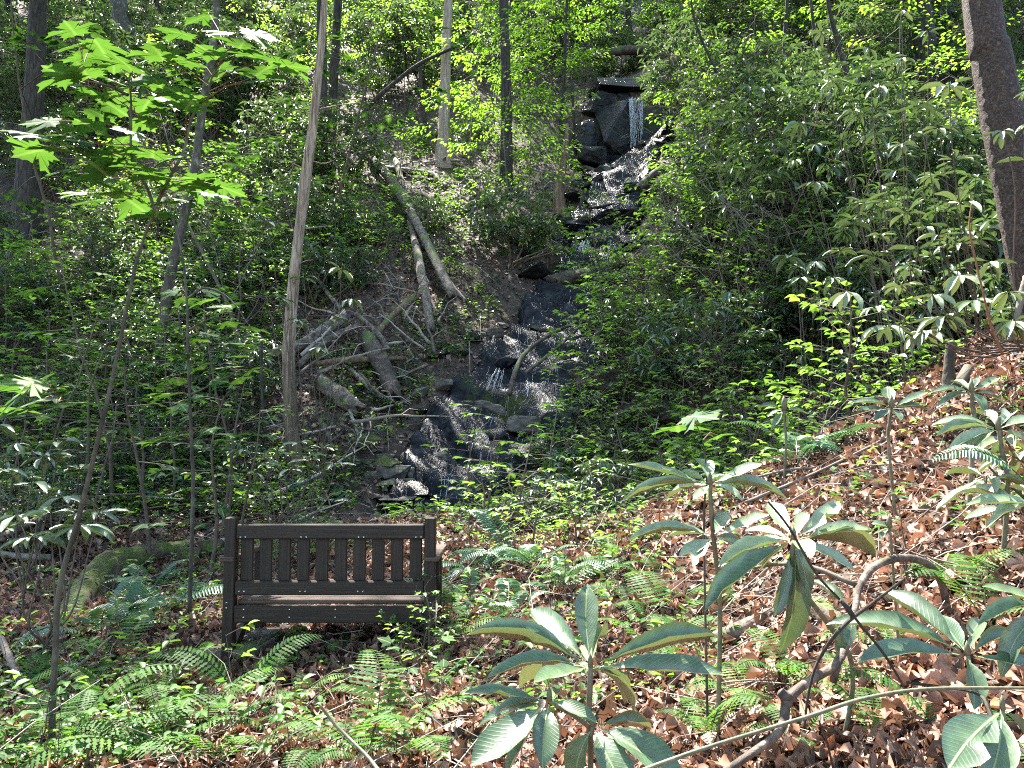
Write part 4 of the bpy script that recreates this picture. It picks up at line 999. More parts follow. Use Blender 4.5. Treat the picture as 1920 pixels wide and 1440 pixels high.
# scattered dead branches on the slope: one object each
BR = []
for k in range(6):
    mb = MB(); random.seed(300 + k)
    p = Vector((0, 0, .04)); d = Vector((1, 0, .03)); pts = [p.copy()]
    L = random.uniform(1.3, 2.4)
    for i in range(8):
        d = (d + Vector((0, random.gauss(0, .14), random.gauss(0, .07)))).normalized(); p = p + d * L / 8
        p.z = max(.0, p.z); pts.append(p.copy())
        if i in (2, 3, 5, 6):
            q = p + Vector((random.uniform(.1, .35), random.choice([-1, 1]) * random.uniform(.15, .45), random.uniform(.05, .3)))
            tube(mb, [p, p.lerp(q, .5) + Vector((0, 0, .05)), q], [.009, .006, .003], 4, rnd=random.random(), cap=False)
    tube(mb, pts, list(np.linspace(random.uniform(.014, .028), .006, len(pts))), 6, rough=.06, rnd=random.random())
    BR.append(mb.mesh("fallen_branch", MAT['twig']))
random.seed(9)

JAM = []
jr = random.Random(44)
for k in range(30):
    px, py = jr.uniform(545, 850), jr.uniform(590, 830); g = G(px, py)
    if abs(g.x - float(stream_x(g.y))) < 1.5: continue
    a = jr.uniform(0, 6.28); dx, dy = math.cos(a), math.sin(a); sl = (gz(g.x + dx * .8, g.y + dy * .8) - g.z) / .8
    JAM.append((link("fallen_branch", jr.choice(BR), loc=(g.x, g.y, g.z + jr.uniform(.05, .3)), rot=(jr.uniform(-.6, .6), -math.atan(sl) + jr.uniform(-.35, .2), a), sc=(jr.uniform(.5, 1), jr.uniform(.8, 1.6), jr.uniform(.8, 1.6)), cat="branch"), g))
# ------------------------------------------------------------------ labels relative to landmarks
LM = [("the bench", 620, 1060), ("the dead tree's foot", 550, 860), ("the log jam", 660, 700), ("the bleached fallen tree", 745, 400), ("the bleached dead trunk", 832, 300),
      ("the dark midslope trunk", 948, 340), ("the upper waterfall", 1190, 230), ("the stream ledges", 1140, 420), ("the bedrock slide", 990, 620), ("the stone row", 760, 885),
      ("the far left trunk", 50, 450), ("the curved lichened trunk", 295, 700), ("the top left trunk", 230, 80), ("the mossy log", 220, 1090), ("the leaning right trunk", 1900, 450),
      ("the top right trunk", 1740, 130), ("the looping branch", 1650, 1100), ("the front rhododendron", 1105, 1240), ("the pale rhododendron", 1490, 1010), ("the lichened stub", 1782, 690),
      ("the earth bank", 1150, 730), ("the right rock face", 1600, 620), ("the dark root stump", 1240, 130), ("the crooked branch", 80, 1040), ("the top centre log", 1180, 95), ("the maple stem's foot", 97, 1410),
      ("the tall dead tree's top", 605, 60), ("the maple's crown", 300, 250), ("the dark jutting log", 1230, 360), ("the hollow log end", 1080, 545), ("the bright sedge slope", 1400, 420), ("the green crossing stem", 1400, 1380)]
LM = [q for q in LM if q[0] != "the bright sedge slope"]
PENDING = []
def later(o, noun, x, y, z, group):
    PENDING.append((o, noun, *proj(x, y, z), group))
    o["group"] = group
ORD = ["nearest", "second nearest", "third nearest", "fourth nearest", "fifth nearest", "sixth nearest", "seventh nearest", "eighth nearest", "ninth nearest", "tenth nearest"]
def finish_labels():
    b = {}
    for o, noun, px, py, g in PENDING:
        if not (-60 < px < 1980 and -80 < py < 1520):
            o["label"] = noun + " growing just outside the edges of the view"; o["group"] = g + " outside the view"; continue
        d = [(math.hypot(px - x, py - y), i) for i, (n_, x, y) in enumerate(LM)]
        dist, i = min(d)
        dx, dy = px - LM[i][1], py - LM[i][2]
        an = math.atan2(dy, dx) / math.pi * 4; w_ = ["right of", "below and right of", "just below", "below and left of", "left of", "above and left of", "above", "above and right of"][int(round(an)) % 8]
        b.setdefault((noun, w_, i), []).append((dist, o))
    for (noun, w_, i), L in b.items():
        L.sort(key=lambda q: q[0])
        for k, (dist, o) in enumerate(L):
            if len(L) == 1: o["label"] = f"{noun} {w_} {LM[i][0]}"
            elif k < 10: o["label"] = f"{noun} {w_} {LM[i][0]}, {ORD[k]}"
            else: o["label"] = f"{noun} {w_} {LM[i][0]}, beyond the tenth"

for o_, g_ in JAM: later(o_, 'dead stick tangled', g_.x, g_.y, g_.z, 'dead sticks tangled in the log jam')
for o_, x_, y_ in UP_T: later(o_, 'tall canopy tree rising', x_, y_, gz(x_, y_), 'canopy trees far up the slope')
for o_ in BOULD: later(o_, 'dark boulder', *o_.location, 'boulders edging the stream')
for o_ in PEBB: later(o_, 'flat little stone', *o_.location, 'small stones along the trickle')
# ------------------------------------------------------------------ plants: shared meshes
def rhodo_mesh(seed, H, spread, nwh, leafL, dense=9, stems=4):
    rng = np.random.default_rng(seed); random.seed(seed)
    st, lf = MB(), MB()
    nodes = []
    for s_ in range(stems):
        a = rng.uniform(0, math.tau); p = Vector((0, 0, -.1)); d = Vector((math.cos(a) * .6, math.sin(a) * .6, 1)).normalized(); pts = [p.copy()]
        L = H * rng.uniform(.6, .85)
        for i in range(6):
            d = (d + Vector(rng.normal(0, .22, 3))).normalized(); d.z = max(d.z, .25)
            p = p + d * L / 6; pts.append(p.copy()); nodes.append(p.copy())
        tube(st, pts, list(np.linspace(.03, .010, len(pts))), 5, cap=False)
    W = []
    while len(W) < nwh:
        v = rng.normal(0, 1, 3); v /= np.linalg.norm(v); r = rng.uniform(.55, 1.0)
        q = np.array([v[0] * spread * r, v[1] * spread * r, H * .52 + v[2] * H * .48 * r])
        if q[2] < .18 * H: continue
        W.append(q)
    NA = np.array([tuple(q) for q in nodes])
    for q in W:
        j = np.argmin(np.linalg.norm(NA - q, axis=1) + .4 * np.maximum(0, NA[:, 2] - q[2]))
        m_ = (NA[j] + q) / 2 + rng.normal(0, .05, 3) - np.array([0, 0, .04])
        tube(st, [NA[j], m_, q], [.007, .005, .0035], 3, cap=False)
    W = np.array(W); n = len(W) * dense
    C = np.repeat(W, dense, 0)
    ph = np.tile(np.arange(dense) / dense * math.tau, len(W)) + np.repeat(rng.uniform(0, 6, len(W)), dense) + rng.normal(0, .18, n)
    el = rng.normal(-.05, .28, n) + np.repeat(rng.normal(0, .15, len(W)), dense)
    tl = np.repeat(rng.normal(0, .25, (len(W), 2)), dense, 0)
    D = np.stack([np.cos(ph) * np.cos(el), np.sin(ph) * np.cos(el), np.sin(el) + tl[:, 0] * np.cos(ph) + tl[:, 1] * np.sin(ph)], 1)
    U = np.stack([rng.normal(0, .2, n), rng.normal(0, .2, n), np.ones(n)], 1)
    Ls = leafL * rng.uniform(.7, 1.12, n)
    add_leaves(lf, LANCE, C + D * .01, D, U, Ls, Ls * rng.uniform(.24, .32, n), np.clip(rng.normal(.45, .22, n), 0, 1), curl=rng.uniform(0, .25, n))
    return st.mesh("stem", MAT['stem']), lf.mesh("foliage", MAT['rhodo'])

def spray_mesh(seed, H, start, nbr, brL, mat, tmpl, leafL, lw=.6, per_m=22, gap=.09, r0=.02, flat=.12, rise=.15, stem_mat='stem', lean=.1, sub=True):
    """stem with flat layered sprays of alternate leaves"""
    rng = np.random.default_rng(seed); random.seed(seed)
    st, lf = MB(), MB()
    p = Vector((0, 0, -.1)); d = Vector((rng.normal(0, lean), rng.normal(0, lean), 1)).normalized(); pts = [p.copy()]
    for i in range(8):
        d = (d + Vector(rng.normal(0, .09, 3))).normalized(); p = p + d * (H + .1) / 8; pts.append(p.copy())
    tube(st, pts, list(np.linspace(r0, r0 * .25, len(pts))), 6, cap=False)
    PA = np.array([tuple(q) for q in pts])
    B, Dd, Uu, Ls, Rr = [], [], [], [], []
    def twig(p0, dr, ln, gen, r):
        n = max(3, int(ln / gap)); p = Vector(p0); d = Vector(dr).normalized(); pts = [p.copy()]
        side = 1
        tint = rng.normal(.5, .16)
        for i in range(n):
            d = (d + Vector((rng.normal(0, .09), rng.normal(0, .09), rng.normal(-.01, .04)))).normalized()
            p = p + d * ln / n; pts.append(p.copy()); side = -side
            lat = Vector((-d.y, d.x, 0)).normalized() * side
            if gen > 0 and i >= n * .2 and i % 2 == 0 and sub:
                twig(p, d * .7 + lat * .8, ln * (1 - i / n) * .65 + .12, gen - 1, r * .5)
            elif i >= (n * .15 if gen == 0 else n * .3):
                B.append(tuple(p)); Dd.append(tuple(d * .75 + lat * .75 + Vector((0, 0, rng.normal(-.12, .15))))); Uu.append((rng.normal(0, flat), rng.normal(0, flat), 1)); Ls.append(leafL * rng.uniform(.65, 1.15)); Rr.append(np.clip(tint + rng.normal(0, .12), 0, 1))
        B.append(tuple(p)); Dd.append(tuple(d)); Uu.append((rng.normal(0, flat), rng.normal(0, flat), 1)); Ls.append(leafL); Rr.append(tint)
        tube(st, pts, list(np.linspace(r, r * .35, len(pts))), 3, cap=False)
    for k in range(nbr):
        t = start + (1 - start) * (k + rng.uniform(0, .9)) / nbr
        f = t * 8; i = min(int(f), 7); q = PA[i] * (1 - (f - i)) + PA[i + 1] * (f - i)
        a = k * 2.4 + rng.uniform(-.5, .5)
        twig(q, (math.cos(a), math.sin(a), rise + rng.normal(0, .1)), brL * (1.15 - .6 * (t - start) / (1 - start + 1e-6)) * rng.uniform(.7, 1.1), 1, r0 * .35)
    Ls = np.array(Ls)
    add_leaves(lf, tmpl, B, Dd, Uu, Ls, Ls * lw, np.array(Rr), curl=rng.uniform(0, .25, len(Ls)))
    return st.mesh("stem", MAT[stem_mat]), lf.mesh("foliage", MAT[mat])

def serr_template():
    V, Fc, UV = [(0, 0, 0)], [], [(.5, 0)]
    n = 9; prev = None
    for i in range(1, n + 1):
        b = i / (n + .6); w_ = math.sin(min(1, b * 1.7 + .25) * 1.57) * (1 - b ** 2.2)
        if i % 2: w_ *= .38
        c = -.10 * b * b; k = len(V)
        V += [(-w_ / 2, b + (.05 if i % 2 == 0 else -.02), c), (w_ / 2, b + (.05 if i % 2 == 0 else -.02), c)]; UV += [(0, b), (1, b)]
        if prev is None: Fc += [(0, k + 1, k)]
        else: Fc += [(prev, prev + 1, k + 1), (prev, k + 1, k)]
        prev = k
    V.append((0, 1, -.1)); UV.append((.5, 1)); Fc.append((prev, prev + 1, len(V) - 1))
    return np.array(V), np.array(Fc), np.array(UV)
SERR = serr_template()
def frond_mesh(seed, L, npair, pw, kind, mat):
    rng = np.random.default_rng(seed)
    mb = MB()
    t = np.linspace(0, 1, 14)
    arch = rng.uniform(.28, .5)
    def pos(u):
        return np.array([0 * u + .03 * np.sin(u * 4) * L, u * L * (.86 - .10 * u), L * (.95 * u - (.55 + arch * .5) * u * u)]).T
    tube(mb, pos(t), np.linspace(.0028, .0008, 14), 3, cap=False, rnd=.2)
    B, D, U, Ln, R = [], [], [], [], []
    for i in range(npair):
        u = .16 + .82 * i / npair
        c = pos(np.array([u]))[0]; c2 = pos(np.array([u + .02]))[0]; tg = (c2 - c) / np.linalg.norm(c2 - c)
        shape = (np.sin(min(1, (u - .08) * 2.6) * 1.57) ** .7) * (1 - ((u - .16) / .86) ** 2.2) + .05
        for s_ in (-1, 1):
            d = np.array([s_, 0, 0]) * .93 + tg * (.28 if kind == 'sword' else .2 + .15 * u); d[2] -= .12
            nrm = np.cross(np.array([1., 0, 0]), tg)
            ln = pw * L * shape * rng.uniform(.9, 1.06)
            B.append(c); D.append(d); U.append(nrm + rng.normal(0, .14, 3)); Ln.append(ln); R.append(np.clip(rng.normal(.5, .18), 0, 1))
    Ln = np.array(Ln)
    add_leaves(mb, SERR if kind != 'sword' else LANCE, B, D, U, Ln, Ln * .12 + L * (.012 if kind == 'sword' else .016), np.array(R))
    return mb.mesh("frond", mat)

RH = [rhodo_mesh(400 + k, *a) for k, a in enumerate([(1.8, 1.05, 110, .20), (2.4, 1.25, 160, .21), (1.3, .9, 75, .18), (2.9, 1.35, 185, .22), (1.0, .65, 46, .16)])]
RHN = [rhodo_mesh(430 + k, *a) for k, a in enumerate([(1.0, .55, 22, .16, 9, 3), (.7, .45, 14, .15, 9, 2)])]
BE = [spray_mesh(450 + k, *a) for k, a in enumerate([(5.0, .18, 26, 1.9, 'beech', OVAL, .125, .48), (3.6, .15, 22, 1.5, 'beech', OVAL, .11, .48), (2.2, .2, 14, 1.0, 'beech', OVAL, .095, .48)])]
MP = [spray_mesh(460 + k, *a, gap=.16) for k, a in enumerate([(2.6, .3, 9, .9, 'maple', MAPLE_LO, .12, .9), (1.6, .3, 7, .6, 'maple', MAPLE_LO, .11, .9), (3.4, .4, 11, 1.1, 'maple', MAPLE_LO, .12, .9)])]
SH = [spray_mesh(470 + k, *a, gap=.075, rise=.45, flat=.25) for k, a in enumerate([(1.3, .1, 14, .75, 'shrub', OVAL, .105, .55), (.9, .1, 11, .55, 'shrub', OVAL, .09, .55), (1.8, .15, 16, .9, 'shrub', OVAL, .11, .5)])]
SD = [spray_mesh(480 + k, *a, gap=.07, rise=.5, flat=.3, r0=.005, sub=False) for k, a in enumerate([(.35, .3, 6, .22, 'shrub', OVAL, .07, .55), (.25, .3, 5, .16, 'fern', OVAL, .06, .6), (.45, .3, 7, .26, 'maple', MAPLE_LO, .06, .8)])]
FR_L = [frond_mesh(490 + k, .55, 20, .20, 'lace', MAT['fern']) for k in range(3)]
FR_S = [frond_mesh(495 + k, .50, 24, .15, 'sword', MAT['fern_dark']) for k in range(3)]
random.seed(12)

def put_plant(name, pair, x, y, sc, noun, group, z=None, cat="shrub", tilt=0, rz=None):
    z = gz(x, y) if z is None else z
    root = link(name, None, loc=(x, y, z), rot=(random.uniform(-tilt, tilt), random.uniform(-tilt, tilt), random.uniform(0, 6.28) if rz is None else rz), sc=sc, cat=cat)
    link("stem", pair[0], parent=root)
    link("foliage", pair[1], parent=root, kind="stuff")
    later(root, noun, x, y, z, group)
    return root

def put_fern(x, y, kind, n, sc, noun, group):
    z = gz(x, y)
    root = link("fern", None, loc=(x, y, z), sc=sc, cat="fern")
    for k in range(n):
        me = random.choice(FR_L if kind == 'lace' else FR_S)
        if random.random() < .15: continue
        link("frond", me, parent=root, rot=(random.uniform(-.35, .45), random.uniform(-.2, .2), k / n * 6.28 + random.uniform(-.3, .3)), sc=random.uniform(.5, 1.2))
    later(root, noun, x, y, z, group)

# keep-outs in the photograph for things that nothing may grow in front of
KEEP = [(1095, 165, 1245, 300), (1075, 300, 1215, 470), (940, 500, 1075, 640), (830, 600, 1050, 780), (760, 735, 930, 865), (560, 570, 850, 790), (815, 200, 850, 305), (935, 200, 965, 330), (1035, 250, 1075, 400), (770, 440, 860, 600),
        (690, 850, 860, 910), (530, 640, 570, 840), (420, 965, 835, 1240), (600, 1160, 800, 1260), (1770, 640, 1800, 720), (30, 380, 80, 450)]
def clear(x, y, hw, h, slack=.35):
    z = gz(x, y)
    px, py = proj(x, y, z); _, pt = proj(x, y, z + h)
    w_ = 1450 * hw / y * (1 - slack)
    for a, b, c, d in KEEP:
        if px + w_ > a and px - w_ < c and py > b and pt + (py - pt) * .15 < d: return False
    return True

def scatter(n, ymin, ymax, dens, hw, h, minsep, spread=.74, tries=60, slack=.35, seed=1, pw=1.0, existing=None):
    rr = random.Random(seed); out = [] if existing is None else existing; res = []
    for _ in range(n * tries):
        if len(res) >= n: break
        y = ymin + (ymax - ymin) * rr.random() ** pw; x = rr.uniform(-spread, spread) * y
        z = gz(x, y); px, py = proj(x, y, z)
        if rr.random() > dens(px, py, x, y): continue
        if not clear(x, y, hw, h, slack): continue
        ms = minsep * (1 + .02 * y)
        if any((x - a) ** 2 + (y - b) ** 2 < ms * ms for a, b in out): continue
        out.append((x, y)); res.append((x, y))
    return res

def d_rhodo(px, py, x, y):
    if px < 0 or px > 1920: return .25
    if 600 < px < 1040 and 200 < py < 430: return .22
    if 60 < px < 420 and 330 < py < 560: return .5
    if py > 860: return 0
    if 1000 < px < 1100 and py > 250: return .2
    if px > 1050 and py > 560: return .15
    return 1.0
used = []
for x, y in scatter(215, 17, 64, d_rhodo, 1.0, 2.2, 1.05, seed=21, existing=used):
    m = random.choice([0, 1, 3, 1, 3, 0] if y > 22 else [0, 2, 1, 2])
    put_plant("rhododendron", RH[m], x, y, random.uniform(.85, 1.2) * (1 if y < 27 else 1.3), "dense rhododendron bush", "rhododendrons on the hillside", tilt=.1)
for x, y in scatter(60, 36, 80, lambda px, py, x, y: 1 if px < 1000 else .2, 1.2, 2.4, 1.3, seed=24, existing=used):
    put_plant('hillside_rhododendron', RH[random.choice([1, 3])], x, y, random.uniform(1.2, 1.7), 'distant rhododendron bush', 'rhododendrons on the hillside', tilt=.1)  # same rhododendrons as the nearer ones, only farther uphill
for x, y in scatter(100, 11.5, 20, d_rhodo, .8, 1.4, .6, seed=22, existing=used, slack=.2):
    put_plant("low_rhododendron", RH[random.choice([2, 4, 2, 0, 4])], x, y, random.uniform(.75, 1.1), "low rhododendron bush", "low rhododendrons on the lower slope", tilt=.12)  # ordinary rhododendrons, just the smaller meshes
for x, y in scatter(34, 7.6, 12.5, lambda px, py, x, y: (1 if px < 560 else .8) if not (850 < px < 1150) else .3, .5, .9, .6, seed=23, existing=used, slack=.1):
    put_plant("rhododendron", RH[4], x, y, random.uniform(.6, 1.0), "small rhododendron bush", "small rhododendrons behind the bench", tilt=.12)
# right thicket, closer
for px, py, d, m, s_ in [(1400, 330, 15, 3, 1.1), (1480, 420, 13, 1, 1.1), (1560, 330, 14, 3, 1.1), (1640, 420, 11, 1, 1.0), (1700, 250, 12.5, 3, 1.1), (1800, 330, 10.5, 1, 1.1), (1880, 260, 12, 3, 1.1), (1620, 220, 15, 3, 1.1), (1850, 440, 9.5, 0, 1.0), (1740, 420, 10, 0, 1.0),
                          (1375, 480, 15, 0, 1), (1900, 520, 8.6, 2, .9), (1780, 500, 9.6, 2, 1), (1540, 520, 12, 2, 1), (1365, 300, 18, 3, 1), (1450, 240, 18, 3, 1.1), (1940, 380, 9, 1, 1)]:
    q = P(px, py, d); put_plant("rhododendron", RH[m], q.x, d, s_, "tangled rhododendron", "tangled rhododendrons in the right thicket", tilt=.15)

# bright understory
for px, py, d, m, s_ in [(880, 330, 25, 0, 1.2), (955, 320, 22, 0, 1.15), (1000, 200, 27, 0, 1.15), (760, 120, 29, 0, 1.1), (1160, 60, 31, 0, 1.3), (1350, 150, 26, 0, 1.1), (1040, 60, 30, 0, 1.3), (1380, 60, 29, 0, 1.2), (1480, 60, 28, 0, 1.2), (560, 60, 30, 1, 1.2), (330, 120, 24, 1, 1.2), (300, 260, 20, 2, 1.2),
                          (1390, 380, 18, 2, 1.1), (1370, 330, 19, 1, 1.0), (1330, 400, 17, 1, 1.0), (1270, 480, 15.6, 2, 1.1), (1380, 430, 15, 2, 1.2), (520, 290, 21, 2, 1.2), (1620, 60, 24, 0, 1.1), (1840, 120, 17, 1, 1.1), (1420, 250, 20, 1, 1.1), (60, 60, 25, 1, 1.1), (990, 380, 20.5, 1, 1.0), (940, 200, 24.5, 0, 1.1), (1050, 120, 30, 0, 1.2), (1200, 100, 31, 0, 1.3), (1350, 40, 33, 0, 1.3), (800, 60, 31, 0, 1.2), (700, 60, 33, 0, 1.2), (440, 60, 30, 1, 1.3), (150, 60, 30, 1, 1.3), (1560, 120, 26, 0, 1.2), (1700, 160, 20, 1, 1.2), (1240, 30, 36, 0, 1.4), (1000, 20, 36, 0, 1.4), (1320, 480, 14.5, 2, 1.2), (1440, 400, 15, 2, 1.2), (1520, 460, 13, 2, 1.2), (640, 160, 27, 1, 1.1)]:
    q = P(px, py, d); put_plant("beech_sapling", BE[m], q.x, d, s_, "bright layered beech sapling", "bright understory saplings on the hillside", cat="sapling", tilt=.05)
for px, py, d, m, s_ in [(380, 240, 15, 0, 1), (470, 300, 15, 1, 1.1), (300, 380, 12, 0, 1), (420, 420, 12, 1, 1.1), (200, 420, 12, 0, 1.0), (620, 60, 20, 2, 1.2), (500, 80, 18, 2, 1.2), (330, 40, 20, 2, 1.3), (330, 800, 10, 0, 1.0), (420, 800, 9, 1, 1.2), (260, 760, 9.6, 1, 1.2), (40, 720, 8.5, 1, 1.0), (230, 420, 9.5, 0, 1.2), (150, 500, 9, 1, 1.3), (440, 420, 9.5, 0, 1.1), (395, 760, 7.2, 1, 1.1), (290, 680, 8, 1, 1.3), (455, 780, 7.4, 1, 1.0), (560, 130, 16, 0, 1.2), (450, 150, 14, 0, 1.2), (900, 960, 8.2, 1, .75), (965, 970, 7.8, 1, .7), (860, 930, 8.8, 1, .8), (1020, 930, 8.2, 1, .8), (180, 820, 8.2, 1, 1.0), (90, 640, 9, 0, 1.0), (480, 0, 13.5, 2, 1.9), (640, 0, 19, 2, 1.9), (350, 0, 17, 2, 1.9), (160, 0, 15, 2, 1.8)]:
    q = P(px, py, d); put_plant("maple_sapling", MP[m], q.x, d, s_, "young lobed leaved maple", "young maples on the left slope", cat="sapling", tilt=.08)
def d_shrub(px, py, x, y):
    if 1060 < px < 1560 and 430 < py < 850: return 1.0
    if 1200 < px < 1880 and py < 520: return .6
    if px < 520 and 560 < py < 900: return .75
    if 440 < px < 760 and 420 < py < 700: return .5
    if 860 < px < 1200 and 780 < py < 900: return .8
    if 60 < px < 760 and 300 < py < 600: return .45
    return .12
us = []
for x, y in scatter(250, 8.4, 22, d_shrub, .6, 1.1, .36, seed=31, existing=us, slack=.15):
    put_plant("broadleaf_shrub", SH[random.choice([0, 1, 1, 2] if y > 11 else [0, 1, 1])], x, y, random.uniform(.75, 1.15), "leafy broadleaf shrub", "broadleaf shrubs along the slope", tilt=.15)
# near right shrubs
for px, py, d, m, s_ in [(1600, 740, 6.9, 0, .95), (1660, 700, 7.2, 0, 1.0), (1540, 760, 7.4, 1, 1.0), (1450, 780, 7.8, 0, 1.0), (1700, 780, 6.6, 1, .8), (1250, 830, 8.2, 1, .9), (1330, 800, 8.2, 0, .95), (1200, 770, 9.6, 0, 1.0), (1285, 750, 9, 0, 1.1), (1365, 725, 8.8, 0, 1.1), (1440, 705, 8.6, 0, 1.05), (1520, 700, 8.3, 0, 1.0), (1260, 690, 10.6, 2, .9), (1400, 640, 10, 2, .9), (1180, 640, 12.5, 0, 1.1)]:
    q = P(px, py, d); put_plant("broadleaf_shrub", SH[m], q.x, d, s_, "sunlit broadleaf shrub", "sunlit shrubs beyond the right bank", tilt=.1)
for px, py, d, s_ in [(545, 880, 9.8, 1.3), (585, 890, 9.6, 1.1), (505, 880, 9.8, 1.2), (560, 950, 7.6, .9), (520, 965, 7.2, .8), (600, 960, 7.3, .75), (470, 985, 7.0, .6), (905, 960, 7.4, 1.0), (1000, 1000, 6.4, .8), (950, 930, 7.6, 1.0), (880, 1000, 6.8, .6), (1080, 1010, 6.2, .7), (1120, 980, 6.8, .8)]:
    q = P(px, py, d); put_plant("broadleaf_shrub", SH[1], q.x, d, s_ * .8, "low broadleaf shrub", "low shrubs behind the bench", tilt=.1)

for px, py, d, s_ in [(806, 1165, 4.45, .75), (818, 1190, 4.4, .6), (795, 1200, 4.35, .5)]:
    q = P(px, py, d); put_plant('broadleaf_shrub', SH[1], q.x, d, s_ * .62, 'thin leafy shrub', 'low shrubs behind the bench', tilt=.1)
# ferns
fernpos = [(120, 1420, 'lace', 8, 1.1), (60, 1380, 'lace', 7, 1.0), (200, 1330, 'lace', 7, 1.0), (300, 1310, 'lace', 8, 1.0), (370, 1370, 'lace', 8, 1.15), (450, 1320, 'lace', 8, 1.1), (300, 1420, 'lace', 8, 1.1), (420, 1440, 'lace', 8, 1.1), (230, 1250, 'lace', 6, .9), (560, 1330, 'lace', 6, .7),
           (400, 1300, 'lace', 5, .6), (570, 1220, 'lace', 6, .7), (690, 1440, 'lace', 8, 1.1), (740, 1340, 'lace', 6, .8), (620, 1420, 'lace', 6, .9), (840, 1270, 'lace', 6, .7), (250, 1180, 'sword', 9, 1.1), (310, 1150, 'sword', 8, 1.0), (190, 1210, 'sword', 7, 1.0), (280, 1120, 'sword', 7, .9),
           (900, 1080, 'sword', 9, 1.0), (960, 1060, 'sword', 9, 1.1), (1010, 1080, 'sword', 8, 1.0), (870, 1140, 'sword', 8, .9), (950, 1160, 'sword', 8, .9), (830, 1150, 'lace', 7, .9), (850, 1200, 'lace', 7, .8), (1050, 1120, 'sword', 6, .9), (1110, 1110, 'lace', 7, .9), (1180, 1150, 'lace', 7, .9),
           (1230, 1100, 'lace', 6, .8), (1150, 1060, 'lace', 6, .8), (1250, 1180, 'lace', 7, 1.0), (1300, 1130, 'lace', 6, .8), (1240, 1250, 'lace', 6, .8), (1400, 1320, 'lace', 7, .7), (1330, 1400, 'lace', 8, .8), (1500, 1400, 'lace', 7, .6), (1640, 1400, 'lace', 8, .6), (1760, 1380, 'lace', 7, .6),
           (1700, 1260, 'lace', 6, .7), (1850, 1180, 'lace', 6, .8), (1480, 1290, 'lace', 6, .7), (1800, 1110, 'lace', 6, .7), (1490, 880, 'sword', 10, 1.1), (1540, 850, 'sword', 8, .9), (1440, 870, 'sword', 8, 1.0), (1400, 930, 'sword', 6, .8), (1180, 900, 'sword', 8, 1.0), (1120, 960, 'sword', 8, .9), (1230, 930, 'sword', 7, .9),
           (1060, 920, 'sword', 7, .9), (620, 950, 'sword', 7, .8), (500, 960, 'sword', 7, .8), (1200, 1010, 'lace', 6, .8), (1010, 990, 'sword', 6, .8), (30, 1310, 'lace', 6, .8), (700, 1010, 'sword', 6, .6), (640, 1230, 'lace', 5, .5), (800, 1440, 'lace', 6, .8), (120, 1280, 'sword', 6, .8), (40, 1430, 'lace', 7, 1.0), (1590, 1330, 'lace', 6, .5), (1900, 1400, 'lace', 6, .5)]
for px, py, kd, n, s_ in fernpos:
    g = G(px, py)
    noun = "bright lacy fern" if kd == 'lace' else "dark evergreen fern"
    put_fern(g.x, g.y, kd, max(4, n - 3) if kd == 'lace' else n, s_ * (1.05 if kd == 'lace' else 1.3), noun, "lacy ferns in the clearing" if kd == 'lace' else "evergreen ferns in the clearing")
# pale frond on the right
g = Vector(P(1925, 905, 2.7)); root = link("fern", None, loc=g, label="single pale sunlit fern frond arching in at right edge", cat="fern")
link("frond", FR_S[0], parent=root, rot=(0, -.5, 1.35), sc=.85)

# seedlings, one object each
def d_seed(px, py, x, y):
    if 1400 < px and py > 900: return .12
    if 820 < px < 1200 and py < 1010: return 1
    return .5
sd = []
for x, y in scatter(230, 3.2, 10.5, d_seed, .1, .2, .12, seed=51, existing=sd, slack=.6, spread=.68):
    m = random.choice([0, 0, 1, 1, 2]); put_plant("seedling", SD[m], x, y, random.uniform(.5, 1.0), "tiny leafy seedling" if m < 2 else "tiny maple seedling", "seedlings on the litter", cat="seedling", tilt=.2)

BB = []
for k in range(5):
    random.seed(800 + k); mb = MB()
    for q in range(random.randint(2, 4)):
        p = Vector((0, 0, -.1)); a = random.uniform(0, 6.28); d = Vector((math.cos(a) * .7, math.sin(a) * .7, 1)).normalized(); tips = []
        limb(mb, p, d, random.uniform(1.5, 2.6), random.uniform(.012, .022), 3, 5, .30)
    BB.append(mb.mesh("bare_branch", MAT['twig']))
random.seed(31)
for k in range(46):
    px, py = (random.uniform(1060, 1880), random.uniform(180, 520)) if k % 4 else (random.uniform(60, 900), random.uniform(250, 640))
    g = G(px, py)
    if not clear(g.x, g.y, .5, 1.2, .2): continue
    dd = max(8.0, g.y - .8); o = link("bare_branch", random.choice(BB), loc=(g.x * dd / g.y, dd, gz(g.x * dd / g.y, dd)), rot=(random.uniform(-.3, .3), random.uniform(-.3, .3), random.uniform(0, 6)), sc=random.uniform(.7, 1.3), cat="branch")
    later(o, "bare twiggy branch", o.location.x, dd, o.location.z, "bare branches standing in the thicket")
sl = []
for x, y in scatter(170, 9.6, 19, lambda px, py, x, y: (1 if 540 < px < 1200 else .5) * (abs(x - float(stream_x(y)) - float(SOFF(y))) > float(SHW(y)) * 1.05), .05, .05, .22, seed=53, existing=sl, slack=1.0):
    m = random.choice([0, 1, 1, 0, 2]); put_plant("seedling", SD[m], x, y, random.uniform(1.0, 2.0), "small leafy sprout" if m < 2 else "small maple sprout", "sprouts on the lower slope", cat="seedling", tilt=.3)
